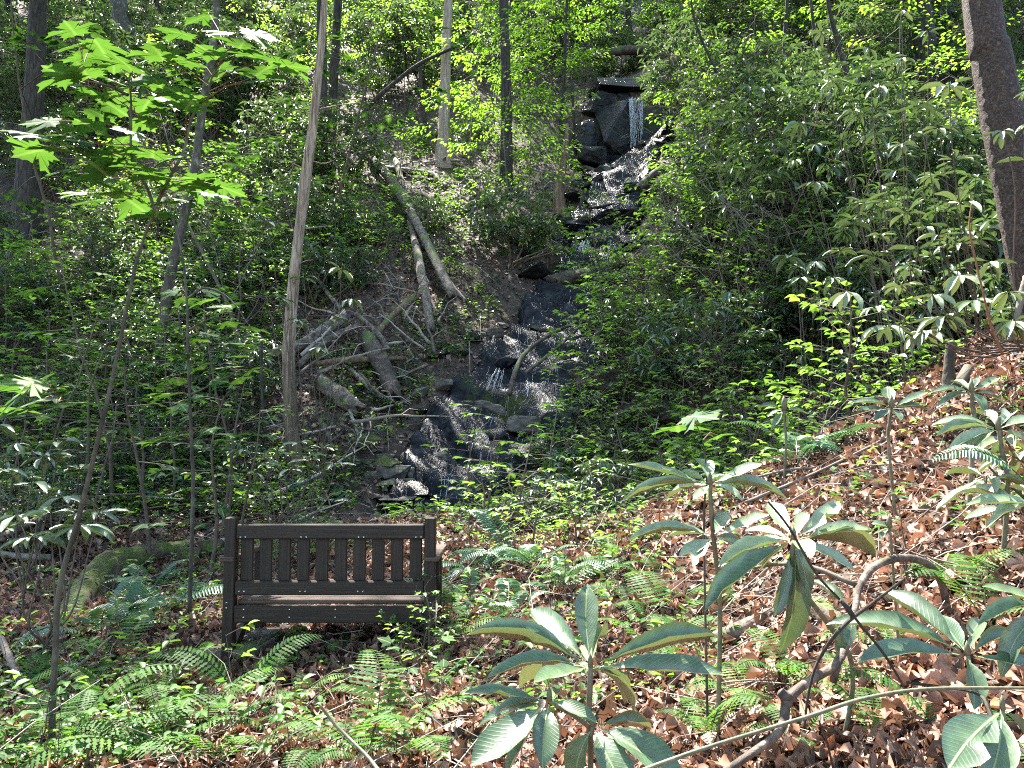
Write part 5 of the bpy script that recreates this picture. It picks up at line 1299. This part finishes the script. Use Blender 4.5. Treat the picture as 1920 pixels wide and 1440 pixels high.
# fallen branches scattered on the slope
bs_ = []
for x, y in scatter(150, 7.5, 26, lambda px, py, x, y: 1 if px < 1100 else .6, .3, .1, .5, seed=61, existing=bs_, slack=.9):
    nrm_a = random.uniform(0, 6.28)
    m = random.choice(BR); L = 1.2
    dx, dy = math.cos(nrm_a), math.sin(nrm_a); slope = (gz(x + dx * L, y + dy * L) - gz(x, y)) / L
    o = link("fallen_branch", m, loc=(x, y, gz(x, y) + .05), rot=(0, -math.atan(slope), nrm_a), sc=random.uniform(.7, 1.3), cat="branch")
    later(o, "dead branch lying", x, y, gz(x, y), "dead branches strewn on the slope")

# ------------------------------------------------------------------ hero rhododendrons: each leaf an object of its own
HL = []
for k, (cu, fo) in enumerate([(.10, .10), (.22, .16), (.02, .08), (.34, .12)]):
    tmp = strip_template([(.05, .09), (.10, .10), (.18, .34), (.30, .66), (.42, .87), (.54, .98), (.66, 1.0), (.78, .86), (.88, .60), (.95, .32)], fold=fo, curl=cu)
    HL.append(tmp)
def hero_leaf(root, base, tip, width, mat, up=None, k=None, tw=0):
    d = tip - base; L = d.length
    up = Vector(up) if up else Vector((random.uniform(-.25, .25), -.45, 1))
    k = random.randrange(4) if k is None else k
    mb = MB()
    T = HL[k]; TV = T[0].copy()
    # wavy edges and a slight sideways bend
    bend = random.uniform(-.06, .06)
    ph = random.uniform(0, 6)
    TV[:, 0] += bend * np.sin(TV[:, 1] * math.pi) * L / width
    TV[:, 2] += .012 * np.sin(TV[:, 1] * 17 + ph + TV[:, 0] * 3) * (np.abs(TV[:, 0]) > .1)
    if random.random() < .3:
        rows_ = [i for i in range(len(TV)) if abs(TV[i, 0]) > .25]
        q = random.choice(rows_); TV[q, 0] *= random.uniform(.2, .6); TV[q, 1] += .02
    add_leaves(mb, (TV, T[1], T[2]), [(0, 0, 0)], [tuple(d)], [tuple(up)], [L], [width], random.uniform(.2, .8))
    link("leaf", mb.mesh("leaf", MAT[mat]), parent=root, loc=base)

def hero_plant(label, center, tips, d, mat, stem=None, group=None, bump=.0, root=None, stem_w=9):
    c = P(*center, d)
    if root is None:
        root = link("rhododendron", None, loc=c, label=label, cat="rhododendron")
    o = Vector(root.location)
    k = d / 1450
    for t in tips:
        tx, ty, wd = t[:3]; dd = t[3] if len(t) > 3 else random.uniform(-.06, .10)
        tp = P(tx, ty, d + dd)
        b = c + (tp - c) * .07
        hero_leaf(root, b - o, tp - o, wd * k * .86, t[4] if len(t) > 4 else mat)
    if stem:
        mb = MB(); pts = [c - o] + [P(x, y, d + dz) - o for x, y, dz in stem]
        e_ = pts[-1] + o
        if o == c and e_.z > gz(e_.x, e_.y) - .02:
            gx_, gy_ = e_.x + random.uniform(-.05, .05), e_.y + random.uniform(.0, .08); pts.append(Vector((gx_, gy_, gz(gx_, gy_) - .06)) - o)
        tube(mb, pts, [stem_w * k / 2 * .8] + [stem_w * k / 2] * (len(pts) - 1), 8, n=20, rough=.05)
        # terminal bud
        tube(mb, [c - o, c - o + Vector((0, 0, 14 * k)), c - o + Vector((0, 0, 26 * k))], [5 * k, 5 * k, .5 * k], 7)
        link("stem", mb.mesh("stem", MAT['stem_hero']), parent=root)
    return root

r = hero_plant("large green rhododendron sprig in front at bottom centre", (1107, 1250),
    [(885, 1153, 36, .05), (1000, 1108, 56, .14), (1102, 1093, 52, .12), (1340, 1153, 42, .06), (1360, 1248, 54, -.05), (1002, 1276, 50, -.16), (918, 1226, 38, -.02), (1190, 1268, 46, .16, 'rhodo_sunlit'), (960, 1250, 44, .18, 'rhodo_sunlit'), (1105, 1212, 40, .22, 'rhodo_sunlit'), (1215, 1292, 44, .10, 'rhodo_sunlit'), (1140, 1150, 26, .28)], 1.7, 'rhodo_hero',
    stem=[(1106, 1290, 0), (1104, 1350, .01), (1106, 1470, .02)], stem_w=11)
hero_plant("", (1030, 1314), [(870, 1288, 30, .0), (922, 1324, 26, .02), (880, 1424, 80, -.10), (1024, 1424, 56, -.12), (1114, 1330, 36, -.06), (892, 1362, 32, .06), (938, 1450, 44, .04), (1060, 1280, 24, .1, 'rhodo_sunlit')], 1.66, 'rhodo_hero', stem=[(1070, 1338, 0), (1104, 1362, .03)], root=r)
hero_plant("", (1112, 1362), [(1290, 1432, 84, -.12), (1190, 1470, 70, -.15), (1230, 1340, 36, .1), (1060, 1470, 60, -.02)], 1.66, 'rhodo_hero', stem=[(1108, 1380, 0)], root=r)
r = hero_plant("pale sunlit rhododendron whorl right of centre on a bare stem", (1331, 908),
    [(1311, 840, 42, .12), (1428, 868, 36, .05), (1482, 896, 34, .0), (1178, 868, 26, .0), (1172, 896, 24, -.04), (1240, 912, 26, .1), (1392, 920, 24, -.08), (1300, 935, 22, -.1), (1280, 880, 24, .15)], 2.6, 'rhodo_sunlit', stem=[(1334, 960, 0), (1338, 1010, .02), (1346, 1080, .03), (1350, 1160, .05)], stem_w=9)
hero_plant("", (1338, 1006), [(1186, 974, 28, .0), (1250, 990, 28, .1), (1275, 1040, 34, -.05), (1362, 958, 34, .12), (1442, 962, 36, .08), (1400, 1010, 30, .1), (1300, 1060, 30, -.1), (1420, 1040, 30, -.04)], 2.5, 'rhodo_sunlit', root=r)
r = hero_plant("sunlit pale rhododendron with drooping leaves above the looping branch", (1488, 1012),
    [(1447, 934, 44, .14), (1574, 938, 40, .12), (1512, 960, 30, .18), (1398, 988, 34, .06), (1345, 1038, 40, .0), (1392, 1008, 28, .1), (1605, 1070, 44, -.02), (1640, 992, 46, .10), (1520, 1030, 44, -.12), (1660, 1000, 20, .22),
     (1494, 1228, 54, -.06, 'rhodo_hero'), (1452, 1156, 30, -.02, 'rhodo_hero'), (1526, 1108, 32, -.06, 'rhodo_hero'), (1316, 1116, 50, -.08, 'rhodo_hero'), (1545, 1110, 26, .03, 'rhodo_hero'), (1420, 1062, 34, .08)], 2.2, 'rhodo_sunlit',
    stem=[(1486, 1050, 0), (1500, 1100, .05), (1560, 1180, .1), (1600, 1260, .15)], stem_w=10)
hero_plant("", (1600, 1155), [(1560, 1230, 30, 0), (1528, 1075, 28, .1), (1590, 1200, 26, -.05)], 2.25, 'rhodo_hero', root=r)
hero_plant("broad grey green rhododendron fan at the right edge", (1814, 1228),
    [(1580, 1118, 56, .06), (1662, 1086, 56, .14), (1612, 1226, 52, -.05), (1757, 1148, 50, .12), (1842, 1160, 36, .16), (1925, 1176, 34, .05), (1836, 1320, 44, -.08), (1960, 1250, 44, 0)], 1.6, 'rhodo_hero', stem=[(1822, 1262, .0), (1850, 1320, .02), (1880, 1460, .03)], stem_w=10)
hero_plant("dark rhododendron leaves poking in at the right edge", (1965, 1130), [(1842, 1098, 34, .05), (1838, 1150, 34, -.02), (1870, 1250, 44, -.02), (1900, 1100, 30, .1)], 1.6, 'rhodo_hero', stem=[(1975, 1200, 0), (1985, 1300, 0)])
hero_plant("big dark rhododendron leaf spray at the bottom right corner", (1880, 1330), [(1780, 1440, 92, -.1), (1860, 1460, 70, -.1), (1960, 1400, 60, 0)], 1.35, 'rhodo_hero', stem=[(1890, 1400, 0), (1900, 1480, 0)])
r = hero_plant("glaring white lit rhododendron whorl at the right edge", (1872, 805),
    [(1760, 770, 34, .05), (1762, 796, 30, -.02), (1812, 832, 40, -.1), (1950, 770, 36, 0), (1960, 830, 40, -.05), (1840, 750, 34, .15), (1900, 745, 30, .15), (1780, 835, 24, -.12)], 2.9, 'rhodo_sunlit', stem=[(1880, 850, 0), (1890, 920, .02)])
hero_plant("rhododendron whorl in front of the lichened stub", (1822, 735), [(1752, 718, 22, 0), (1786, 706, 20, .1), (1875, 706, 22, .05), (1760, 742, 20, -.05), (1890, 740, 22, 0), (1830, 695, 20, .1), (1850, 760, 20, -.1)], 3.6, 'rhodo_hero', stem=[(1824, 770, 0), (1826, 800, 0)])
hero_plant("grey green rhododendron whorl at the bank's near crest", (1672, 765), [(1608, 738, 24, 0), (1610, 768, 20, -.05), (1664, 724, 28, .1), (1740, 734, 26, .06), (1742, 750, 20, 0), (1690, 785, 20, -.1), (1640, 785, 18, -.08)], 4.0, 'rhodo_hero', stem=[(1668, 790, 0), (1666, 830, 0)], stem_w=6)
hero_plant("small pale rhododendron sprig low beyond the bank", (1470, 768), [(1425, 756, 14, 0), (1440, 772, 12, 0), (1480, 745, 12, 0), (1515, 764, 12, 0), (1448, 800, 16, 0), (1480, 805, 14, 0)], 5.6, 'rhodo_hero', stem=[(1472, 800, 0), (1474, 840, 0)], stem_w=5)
hero_plant("sunlit white leaf cluster at the right edge below the pale frond", (1960, 945), [(1815, 935, 36, 0), (1850, 960, 26, 0), (1900, 900, 26, .1)], 2.2, 'rhodo_sunlit', stem=[(1970, 1000, 0)])
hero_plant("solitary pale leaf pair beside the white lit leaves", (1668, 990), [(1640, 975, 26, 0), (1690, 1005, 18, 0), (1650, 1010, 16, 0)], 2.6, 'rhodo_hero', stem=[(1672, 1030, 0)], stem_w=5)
# bushes whose every leaf can be told apart: whorls on arching branches
LEAFV = {}
def leaf_variant(mat):
    if mat not in LEAFV:
        LEAFV[mat] = []
        for k in range(10):
            T = HL[k % 4]; TV = T[0].copy(); bend = random.uniform(-.3, .3)
            TV[:, 0] += bend * np.sin(TV[:, 1] * math.pi) * .5
            TV[:, 2] += .01 * np.sin(TV[:, 1] * 15 + k)
            mb = MB(); add_leaves(mb, (TV, T[1], T[2]), [(0, 0, 0)], [(0, 1, 0)], [(0, 0, 1)], [1], [random.uniform(.24, .31)], random.uniform(.1, .9))
            LEAFV[mat].append(mb.mesh("leaf", MAT[mat]))
    return random.choice(LEAFV[mat])
from mathutils import Matrix
def whorl_bush(label, base, whorls, mat, leafL=.18, droop=.1, name="rhododendron", nl=(5, 11)):
    b = P(*base); b.z = gz(b.x, b.y); root = link(name, None, loc=b, label=label, cat="rhododendron")
    mb = MB(); hub = Vector((0, 0, .15))
    for wh in whorls:
        ws = random.uniform(.7, 1.25); dr = droop + random.gauss(0, .12)
        c = P(wh[0], wh[1], wh[2]) - b; mt = wh[3] if len(wh) > 3 else mat
        m1 = hub.lerp(c, .4) + Vector((random.gauss(0, .05), random.gauss(0, .05), -.10 * c.length)); m2 = hub.lerp(c, .8) + Vector((random.gauss(0, .03), random.gauss(0, .03), -.06 * c.length))
        tube(mb, [Vector((random.gauss(0, .03), random.gauss(0, .03), -.3)), hub, m1, m2, c], [.008, .008, .006, .0045, .003], 5, n=18, cap=False, rough=.05)
        n = random.randint(*nl); a0 = random.uniform(0, 6)
        for i in range(n):
            a = a0 + i * 2.4; el = random.gauss(-dr, .24)
            D = Vector((math.cos(a) * math.cos(el), math.sin(a) * math.cos(el), math.sin(el)))
            U = (Vector((random.gauss(0, .2), random.gauss(0, .2) - .15, 1))); Sx = D.cross(U).normalized(); N = Sx.cross(D)
            L = leafL * ws * random.uniform(.6, 1.15)
            o = link("leaf", leaf_variant(mt), parent=root)
            M = Matrix((Sx, D, N)).transposed().to_4x4() @ Matrix.Diagonal((L, L, L, 1)); M.translation = c + D * .008
            o.matrix_local = M
    link("branch", mb.mesh("branch", MAT['stem']), parent=root, kind="stuff")
H_, Y_ = 'rhodo_hero', 'rhodo_sunlit'
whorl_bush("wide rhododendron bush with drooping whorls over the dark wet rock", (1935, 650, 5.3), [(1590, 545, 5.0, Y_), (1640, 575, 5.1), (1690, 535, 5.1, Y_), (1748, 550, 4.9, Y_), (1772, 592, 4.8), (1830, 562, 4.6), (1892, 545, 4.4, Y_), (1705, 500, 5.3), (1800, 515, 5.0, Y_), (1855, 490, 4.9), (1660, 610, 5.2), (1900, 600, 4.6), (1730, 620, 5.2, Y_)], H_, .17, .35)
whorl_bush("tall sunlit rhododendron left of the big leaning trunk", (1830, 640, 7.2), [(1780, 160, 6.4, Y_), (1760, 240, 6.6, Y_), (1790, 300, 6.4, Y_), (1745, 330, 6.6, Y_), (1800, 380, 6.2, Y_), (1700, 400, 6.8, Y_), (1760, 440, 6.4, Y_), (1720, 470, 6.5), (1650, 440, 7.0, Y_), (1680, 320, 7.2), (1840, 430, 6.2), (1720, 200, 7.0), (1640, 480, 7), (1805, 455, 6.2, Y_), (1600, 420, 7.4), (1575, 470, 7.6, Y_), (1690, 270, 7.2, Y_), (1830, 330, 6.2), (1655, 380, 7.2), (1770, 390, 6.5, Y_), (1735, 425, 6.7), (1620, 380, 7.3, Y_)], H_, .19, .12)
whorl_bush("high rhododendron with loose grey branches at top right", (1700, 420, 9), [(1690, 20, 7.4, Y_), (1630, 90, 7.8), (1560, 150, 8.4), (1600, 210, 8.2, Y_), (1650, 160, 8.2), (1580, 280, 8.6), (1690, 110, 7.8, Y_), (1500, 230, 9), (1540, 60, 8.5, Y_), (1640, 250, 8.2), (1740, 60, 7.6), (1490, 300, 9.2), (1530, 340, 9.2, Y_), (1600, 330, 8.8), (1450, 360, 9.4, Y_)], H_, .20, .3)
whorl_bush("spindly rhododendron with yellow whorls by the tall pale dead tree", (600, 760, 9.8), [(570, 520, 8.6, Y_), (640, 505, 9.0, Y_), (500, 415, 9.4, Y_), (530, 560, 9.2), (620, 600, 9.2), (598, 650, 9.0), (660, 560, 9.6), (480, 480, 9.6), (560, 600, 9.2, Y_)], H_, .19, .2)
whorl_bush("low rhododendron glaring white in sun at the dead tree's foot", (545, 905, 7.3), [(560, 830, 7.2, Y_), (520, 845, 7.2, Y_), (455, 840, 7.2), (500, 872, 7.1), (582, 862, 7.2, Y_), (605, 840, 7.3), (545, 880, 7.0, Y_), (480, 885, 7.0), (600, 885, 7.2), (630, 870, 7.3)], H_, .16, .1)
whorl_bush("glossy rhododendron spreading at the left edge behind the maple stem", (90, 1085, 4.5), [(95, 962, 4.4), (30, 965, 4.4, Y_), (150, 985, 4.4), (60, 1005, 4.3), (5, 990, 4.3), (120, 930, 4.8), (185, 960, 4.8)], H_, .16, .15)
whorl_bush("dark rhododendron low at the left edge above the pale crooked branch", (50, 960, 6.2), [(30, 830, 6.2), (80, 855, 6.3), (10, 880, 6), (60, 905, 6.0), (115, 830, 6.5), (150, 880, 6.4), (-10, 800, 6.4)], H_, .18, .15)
whorl_bush("sunlit pale rhododendron crowding the right edge above the frond", (1935, 1010, 3.0), [(1900, 855, 2.9, Y_), (1850, 893, 2.9, Y_), (1918, 945, 2.7, Y_), (1885, 820, 3.0, Y_), (1840, 845, 3.1)], H_, .17, .05)
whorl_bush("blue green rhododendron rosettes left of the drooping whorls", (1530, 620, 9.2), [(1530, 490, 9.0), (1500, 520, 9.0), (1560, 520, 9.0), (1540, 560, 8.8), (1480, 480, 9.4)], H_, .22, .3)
whorl_bush("thin rhododendron sprig pressed against the big leaning trunk", (1940, 430, 5.2), [(1880, 245, 4.9), (1925, 300, 5.0), (1930, 170, 5.0, Y_), (1935, 230, 4.9)], H_, .15, .2)

# ------------------------------------------------------------------ hero maples
def hero_maple(label, stems, leaves, d, leafm, stem_w):
    base = stems[0][0]
    b = P(*base, d)
    root = link("maple_sapling", None, loc=b, label=label, cat="sapling")
    mb = MB(); nodes = []
    for si, st in enumerate(stems):
        pts = [P(x, y, d) - b for x, y in st]
        if si == 0 and base[0] > 0 and b.z > gz(b.x, b.y) - .02: pts.insert(0, Vector((b.x, b.y, gz(b.x, b.y) - .08)) - b)
        c = catmull(np.array([tuple(q) for q in pts]), 40); nodes += [Vector(q) for q in c]
        w0 = stem_w if si == 0 else stem_w * .55
        tube(mb, c, np.linspace(w0, w0 * .35, 40) * d / 1450 / 2, 8, rough=.04)
    link("stem", mb.mesh("stem", MAT['bark_lichen']), parent=root)
    pt = MB()
    for (x, y, s_) in leaves:
        dd = random.uniform(-.35, .35); p = P(x, y, d + dd) - b
        j = min(nodes, key=lambda q: (q - p).length + .6 * max(0, q.z - p.z))
        out = (p - j); out.z *= .2; out = out.normalized() if out.length > .01 else Vector((1, 0, 0))
        a = random.uniform(-.7, .7); out = Vector((out.x * math.cos(a) - out.y * math.sin(a), out.x * math.sin(a) + out.y * math.cos(a), random.uniform(-.15, .1)))
        L = leafm * s_ * random.uniform(.85, 1.15)
        lb = p - out * L * .45
        m_ = (j + lb) / 2 + Vector((0, 0, .02))
        tube(pt, [j, m_, lb], [.0028, .002, .0015], 4, cap=False)
        lm = MB(); add_leaves(lm, MAPLE, [(0, 0, 0)], [tuple(out)], [(random.gauss(0, .34), random.gauss(0, .3) - .30, 1)], [L], [L * .95], random.uniform(.1, .9))
        link("leaf", lm.mesh("leaf", MAT['maple']), parent=root, loc=lb)
    link("leaf_stalk", pt.mesh("leaf_stalk", MAT['red_stem']), parent=root, kind="stuff")

Z1 = [(400, 160), (430, 250), (350, 410), (470, 395), (400, 465), (480, 330), (560, 260), (640, 370), (700, 350), (590, 430), (530, 525), (630, 520), (150, 745), (240, 680), (380, 760), (190, 850), (300, 830), (490, 700), (450, 790), (340, 960), (460, 980), (580, 1000), (700, 1090), (560, 950), (740, 740), (810, 690), (690, 790),
      (1000, 180), (1120, 100), (1150, 230), (1260, 180), (1360, 250), (1450, 190), (1180, 290), (1050, 340), (900, 320), (890, 290), (1420, 300), (1580, 350), (1640, 370), (1340, 400), (1470, 400), (1500, 440), (830, 450), (900, 480), (1000, 520), (1060, 590), (1100, 560), (880, 560), (850, 980), (900, 990), (1000, 1040), (1110, 1010), (1150, 1060), (960, 1130), (640, 600), (560, 640), (820, 590), (950, 560), (1230, 400), (520, 840), (620, 900), (700, 860), (780, 930), (860, 860), (980, 880), (640, 1050), (420, 1080), (500, 1130), (1200, 1090), (1060, 1130), (760, 1150), (1280, 1060), (880, 1200)]
hero_maple("slender maple sapling with big lobed leaves at upper left", [[(97, 1425), (98, 1340), (104, 1220), (112, 1100), (150, 960), (180, 840), (215, 690), (245, 540), (262, 470), (300, 368)], [(292, 400), (275, 350), (248, 300), (246, 200), (244, 140), (256, 145)], [(296, 378), (320, 330), (345, 280), (360, 220), (385, 180), (400, 140), (425, 98)], [(240, 178), (200, 160), (150, 150)]],
           [(x / 3, y / 3, 1.0) for x, y in Z1], 3.6, .150, 13)
Z2 = [(960, 200), (1040, 250), (1150, 250), (1180, 200), (1250, 280), (1300, 280), (1160, 310), (1290, 380), (1420, 405), (1180, 440), (1110, 470), (1300, 490), (1370, 500), (1100, 560), (1000, 560), (1130, 620), (1280, 620), (1400, 650), (870, 740), (930, 780), (1000, 700), (1340, 700), (1100, 800), (1230, 700), (1060, 900), (1000, 1010), (1290, 1000), (1180, 980), (940, 1010), (1350, 560), (1180, 380), (1240, 460)]
hero_maple("thin stemmed maple with bright leaves left of the dead tree", [[(362, 930), (360, 850), (356, 750), (352, 640), (350, 560), (340, 470), (318, 390), (305, 340)], [(352, 620), (390, 600), (440, 590)], [(350, 560), (385, 540), (430, 560), (470, 615)], [(357, 740), (400, 720), (440, 700)]],
           [(x / 3, 480 + y / 3, 1.0) for x, y in Z2], 5.6, .155, 8)
hero_maple("maple twig reaching in from the left edge", [[(-60, 760), (-10, 725), (30, 720), (80, 735), (120, 750)]], [(10, 720, 1), (40, 735, 1), (75, 748, 1), (112, 755, 1.1), (8, 765, 1), (50, 715, .9)], 3.4, .19, 5)
hero_maple("broad leaved seedling rising in the centre right foreground", [[(1320, 1000), (1325, 900), (1318, 830), (1305, 795)]], [(1310, 780, .9), (1270, 800, .9), (1345, 818, .6)], 2.7, .14, 5)

# ------------------------------------------------------------------ leaf litter, twigs, moss, ground herbs (nobody could count these)
LT = []
for k in range(3):
    cu = [.5, -.35, .15][k]
    rows = [(.15, .5), (.35, .9), (.6, 1.0), (.85, .45)]
    V, Fc, UV = strip_template(rows, fold=[.35, -.3, .5][k], curl=cu)
    V[:, 2] += .10 * np.sin(V[:, 0] * 9 + V[:, 1] * 7 + k); LT.append((V, Fc, UV))
ml = MAPLE_LO[0] * np.array([1, 1, 1.0]); ml[:, 2] = .28 * np.abs(ml[:, 0]) ** 1.5 - .35 * (ml[:, 1] - .5) ** 2 + .06 * np.sin(ml[:, 0] * 11 + ml[:, 1] * 5)
LT.append((ml, MAPLE_LO[1], MAPLE_LO[2]))
def litter(n, rmin, rmax, lo, hi, tmpls, mat, name, label, seed, spread=.80, tilt=.5, lift=.02):
    rng = np.random.default_rng(seed)
    # uniform over log distance so that near ground is denser
    y = np.exp(rng.uniform(math.log(rmin), math.log(rmax), n)); x = rng.uniform(-spread, spread, n) * np.maximum(y, 2.2)
    keep = np.abs(x - stream_x(y)) > np.where(y > 10.4, rng.uniform(.6, 2.0, n) * 1.0, 0)
    x, y = x[keep], y[keep]; n = len(x)
    z = terrain(x, y)
    e = .12
    gxn = -(terrain(x + e, y) - z) / e; gyn = -(terrain(x, y + e) - z) / e
    nn = np.stack([gxn, gyn, np.ones(n)], 1); nn /= np.linalg.norm(nn, axis=1)[:, None]
    a = rng.uniform(0, math.tau, n)
    D = np.stack([np.cos(a), np.sin(a), np.zeros(n)], 1); D -= nn * (D * nn).sum(1)[:, None]; D += nn * rng.normal(.05, tilt * .5, n)[:, None]
    U = nn + rng.normal(0, tilt, (n, 3))
    mb = MB(); L = rng.uniform(lo, hi, n)
    R = np.clip(rng.normal(.42, .30, n), 0, 1)
    Pp = np.stack([x, y, z + rng.uniform(0, lift * 2, n)], 1)
    sel = rng.integers(0, len(tmpls), n)
    for k, T in enumerate(tmpls):
        s_ = sel == k
        add_leaves(mb, T, Pp[s_], D[s_], U[s_], L[s_], L[s_] * rng.uniform(.45, .8, s_.sum()), R[s_])
    link(name, mb.mesh(name, MAT[mat]), kind="stuff", label=label)
mh = MAPLE[0].copy(); mh[:, 2] = .34 * np.abs(mh[:, 0]) ** 1.4 - .45 * (mh[:, 1] - .45) ** 2 + .07 * np.sin(mh[:, 0] * 11 + mh[:, 1] * 5)
litter(23000, 1.3, 4.4, .022, .085, LT[:3] + [(mh, MAPLE[1], MAPLE[2])], 'litter', "leaf_litter", "curled brown and russet fallen leaves in the foreground", 70, tilt=.6)
litter(40000, 4.3, 8.8, .035, .10, LT, 'litter', "leaf_litter", "curled brown fallen leaves around the bench", 71, tilt=.6)
litter(26000, .25, 9.5, .04, .11, [DIAM, (DIAM[0] * np.array([1, 1, -3]), DIAM[1], DIAM[2])], "litter", "leaf_litter", "curled brown fallen leaves out to the sides of the clearing", 75, spread=2.2, tilt=.6)
litter(45000, 8.0, 19, .05, .11, [DIAM, (DIAM[0] * np.array([1, 1, -3]), DIAM[1], DIAM[2])], "litter", "leaf_litter", "brown fallen leaves lying on the lower slope", 73, spread=.74, tilt=.6)
litter(95000, 8.0, 60, .07, .15, [DIAM, (DIAM[0] * np.array([1, 1, -3]), DIAM[1], DIAM[2])], 'litter_far', "leaf_litter", "greyish brown fallen leaves on the steep slope", 72, spread=1.1)

def twigs(n, rmin, rmax, seed, lo, hi, name, label):
    rng = np.random.default_rng(seed); mb = MB()
    for i in range(n):
        y = math.exp(rng.uniform(math.log(rmin), math.log(rmax))); x = rng.uniform(-.75, .75) * max(y, 2)
        if abs(x - float(stream_x(y))) < 1.0 and y > 10.4: continue
        L = rng.uniform(lo, hi) * (1 + y * .06); a = rng.uniform(0, math.tau); up = abs(rng.normal(0, .22))
        z = gz(x, y)
        p0 = np.array([x, y, z + .02]); x1, y1 = x + math.cos(a) * L, y + math.sin(a) * L
        p2 = np.array([x1, y1, gz(x1, y1) + .02 + up * L]); m_ = (p0 + p2) / 2 + rng.normal(0, .05 * L, 3); m_[2] = max(m_[2], z)
        r = rng.uniform(.0012, .0036) * (1 + y * .07)
        tube(mb, [p0, m_, p2], [r, r * .8, r * .4], 3, cap=False, rnd=rng.random())
    link(name, mb.mesh(name, MAT['twig']), kind="stuff", label=label)
twigs(3000, 2.6, 34, 81, .12, .55, "twigs", "fine dead twigs strewn over litter and slope")

def herbs(n, rmin, rmax, seed, mat, tm, lo, hi, dens, name, label, per=5, lift=.10):
    rng = np.random.default_rng(seed); C = []
    while len(C) < n:
        y = math.exp(rng.uniform(math.log(rmin), math.log(rmax))); x = rng.uniform(-.74, .74) * y
        if abs(x - float(stream_x(y))) < 1.2 and y > 10.4: continue
        z = gz(x, y); px, py = proj(x, y, z)
        pat = float(fnoise(x, y, 1.2, 3))
        if rng.random() < dens(px, py) * np.clip(pat * 2.4 + .4, 0, 1): C.append((x, y, z))
    C = np.array(C); n2 = n * per; Cc = np.repeat(C, per, 0)
    a = rng.uniform(0, math.tau, n2)
    D = np.stack([np.cos(a), np.sin(a), rng.normal(.1, .3, n2)], 1); U = np.stack([rng.normal(0, .35, n2), rng.normal(0, .35, n2), np.ones(n2)], 1)
    L = rng.uniform(lo, hi, n2)
    Cc = Cc + np.stack([rng.normal(0, .05, n2), rng.normal(0, .05, n2), rng.uniform(.02, lift, n2)], 1)
    mb = MB(); add_leaves(mb, tm, Cc, D, U, L, L * .6, np.clip(rng.normal(.45, .2, n2), 0, 1))
    link(name, mb.mesh(name, MAT[mat]), kind="stuff", label=label)
herbs(1300, 3.2, 12, 91, 'shrub', OVAL, .025, .06, lambda px, py: .8 if (py < 1060 and px < 1250) or px < 380 else .25 if px < 1300 else .06, "ground_cover", "low green ground cover herbs on the clearing floor")
herbs(6500, 9.5, 34, 92, 'rhodo', DIAM, .06, .13, lambda px, py: .9, "ground_cover", "dark evergreen ground cover on the slope", per=6, lift=.22)
herbs(3800, 9.0, 30, 93, "shrub", OVAL, .05, .11, lambda px, py: .9, "ground_cover", "light green leafy ground cover on the slope", per=5, lift=.25)

rngd = np.random.default_rng(99)
nd = 22000; yd = np.exp(rngd.uniform(math.log(1.4), math.log(6.5), nd)); xd = rngd.uniform(-.75, .75, nd) * np.maximum(yd, 2.2)
mbd = MB(); ad = rngd.uniform(0, math.tau, nd); Ld = rngd.uniform(.006, .022, nd)
add_leaves(mbd, DIAM, np.stack([xd, yd, terrain(xd, yd) + rngd.uniform(0, .035, nd)], 1), np.stack([np.cos(ad), np.sin(ad), rngd.normal(0, .4, nd)], 1), rngd.normal(0, .6, (nd, 3)) + np.array([0, 0, 1.0]), Ld, Ld * .6, rngd.uniform(0, .75, nd))
link("litter_crumbs", mbd.mesh("litter_crumbs", MAT['litter']), kind="stuff", label="small broken bits of leaf and bark between the fallen leaves")
def moss_tufts(n, name, label, zones, seed):
    rng = np.random.default_rng(seed); C = []
    for (px, py, rx, ry) in zones:
        for _ in range(n):
            g = G(px + rng.normal(0, rx), py + rng.normal(0, ry)); C.append(tuple(g))
    C = np.array(C); per = 10; Cc = np.repeat(C, per, 0); n2 = len(Cc)
    D = rand_dirs(n2, .2, 1.4); U = rng.normal(0, 1, (n2, 3)); L = rng.uniform(.012, .03, n2)
    Cc = Cc + np.stack([rng.normal(0, .02, n2), rng.normal(0, .02, n2), np.zeros(n2)], 1)
    mb = MB(); add_leaves(mb, DIAM, Cc, D, U, L, L * .35, rng.uniform(0, 1, n2))
    link(name, mb.mesh(name, MAT['moss']), kind="stuff", label=label)
moss_tufts(140, "moss", "bright cushions of moss near the bench and rotting log", [(380, 1050, 30, 14), (400, 1100, 28, 14), (330, 1130, 30, 16), (350, 1060, 40, 14), (440, 1120, 15, 20), (620, 1190, 30, 14)], 95)

finish_labels()
print("objects", len(bpy.data.objects), "tris", sum(len(m.polygons) for m in bpy.data.meshes))
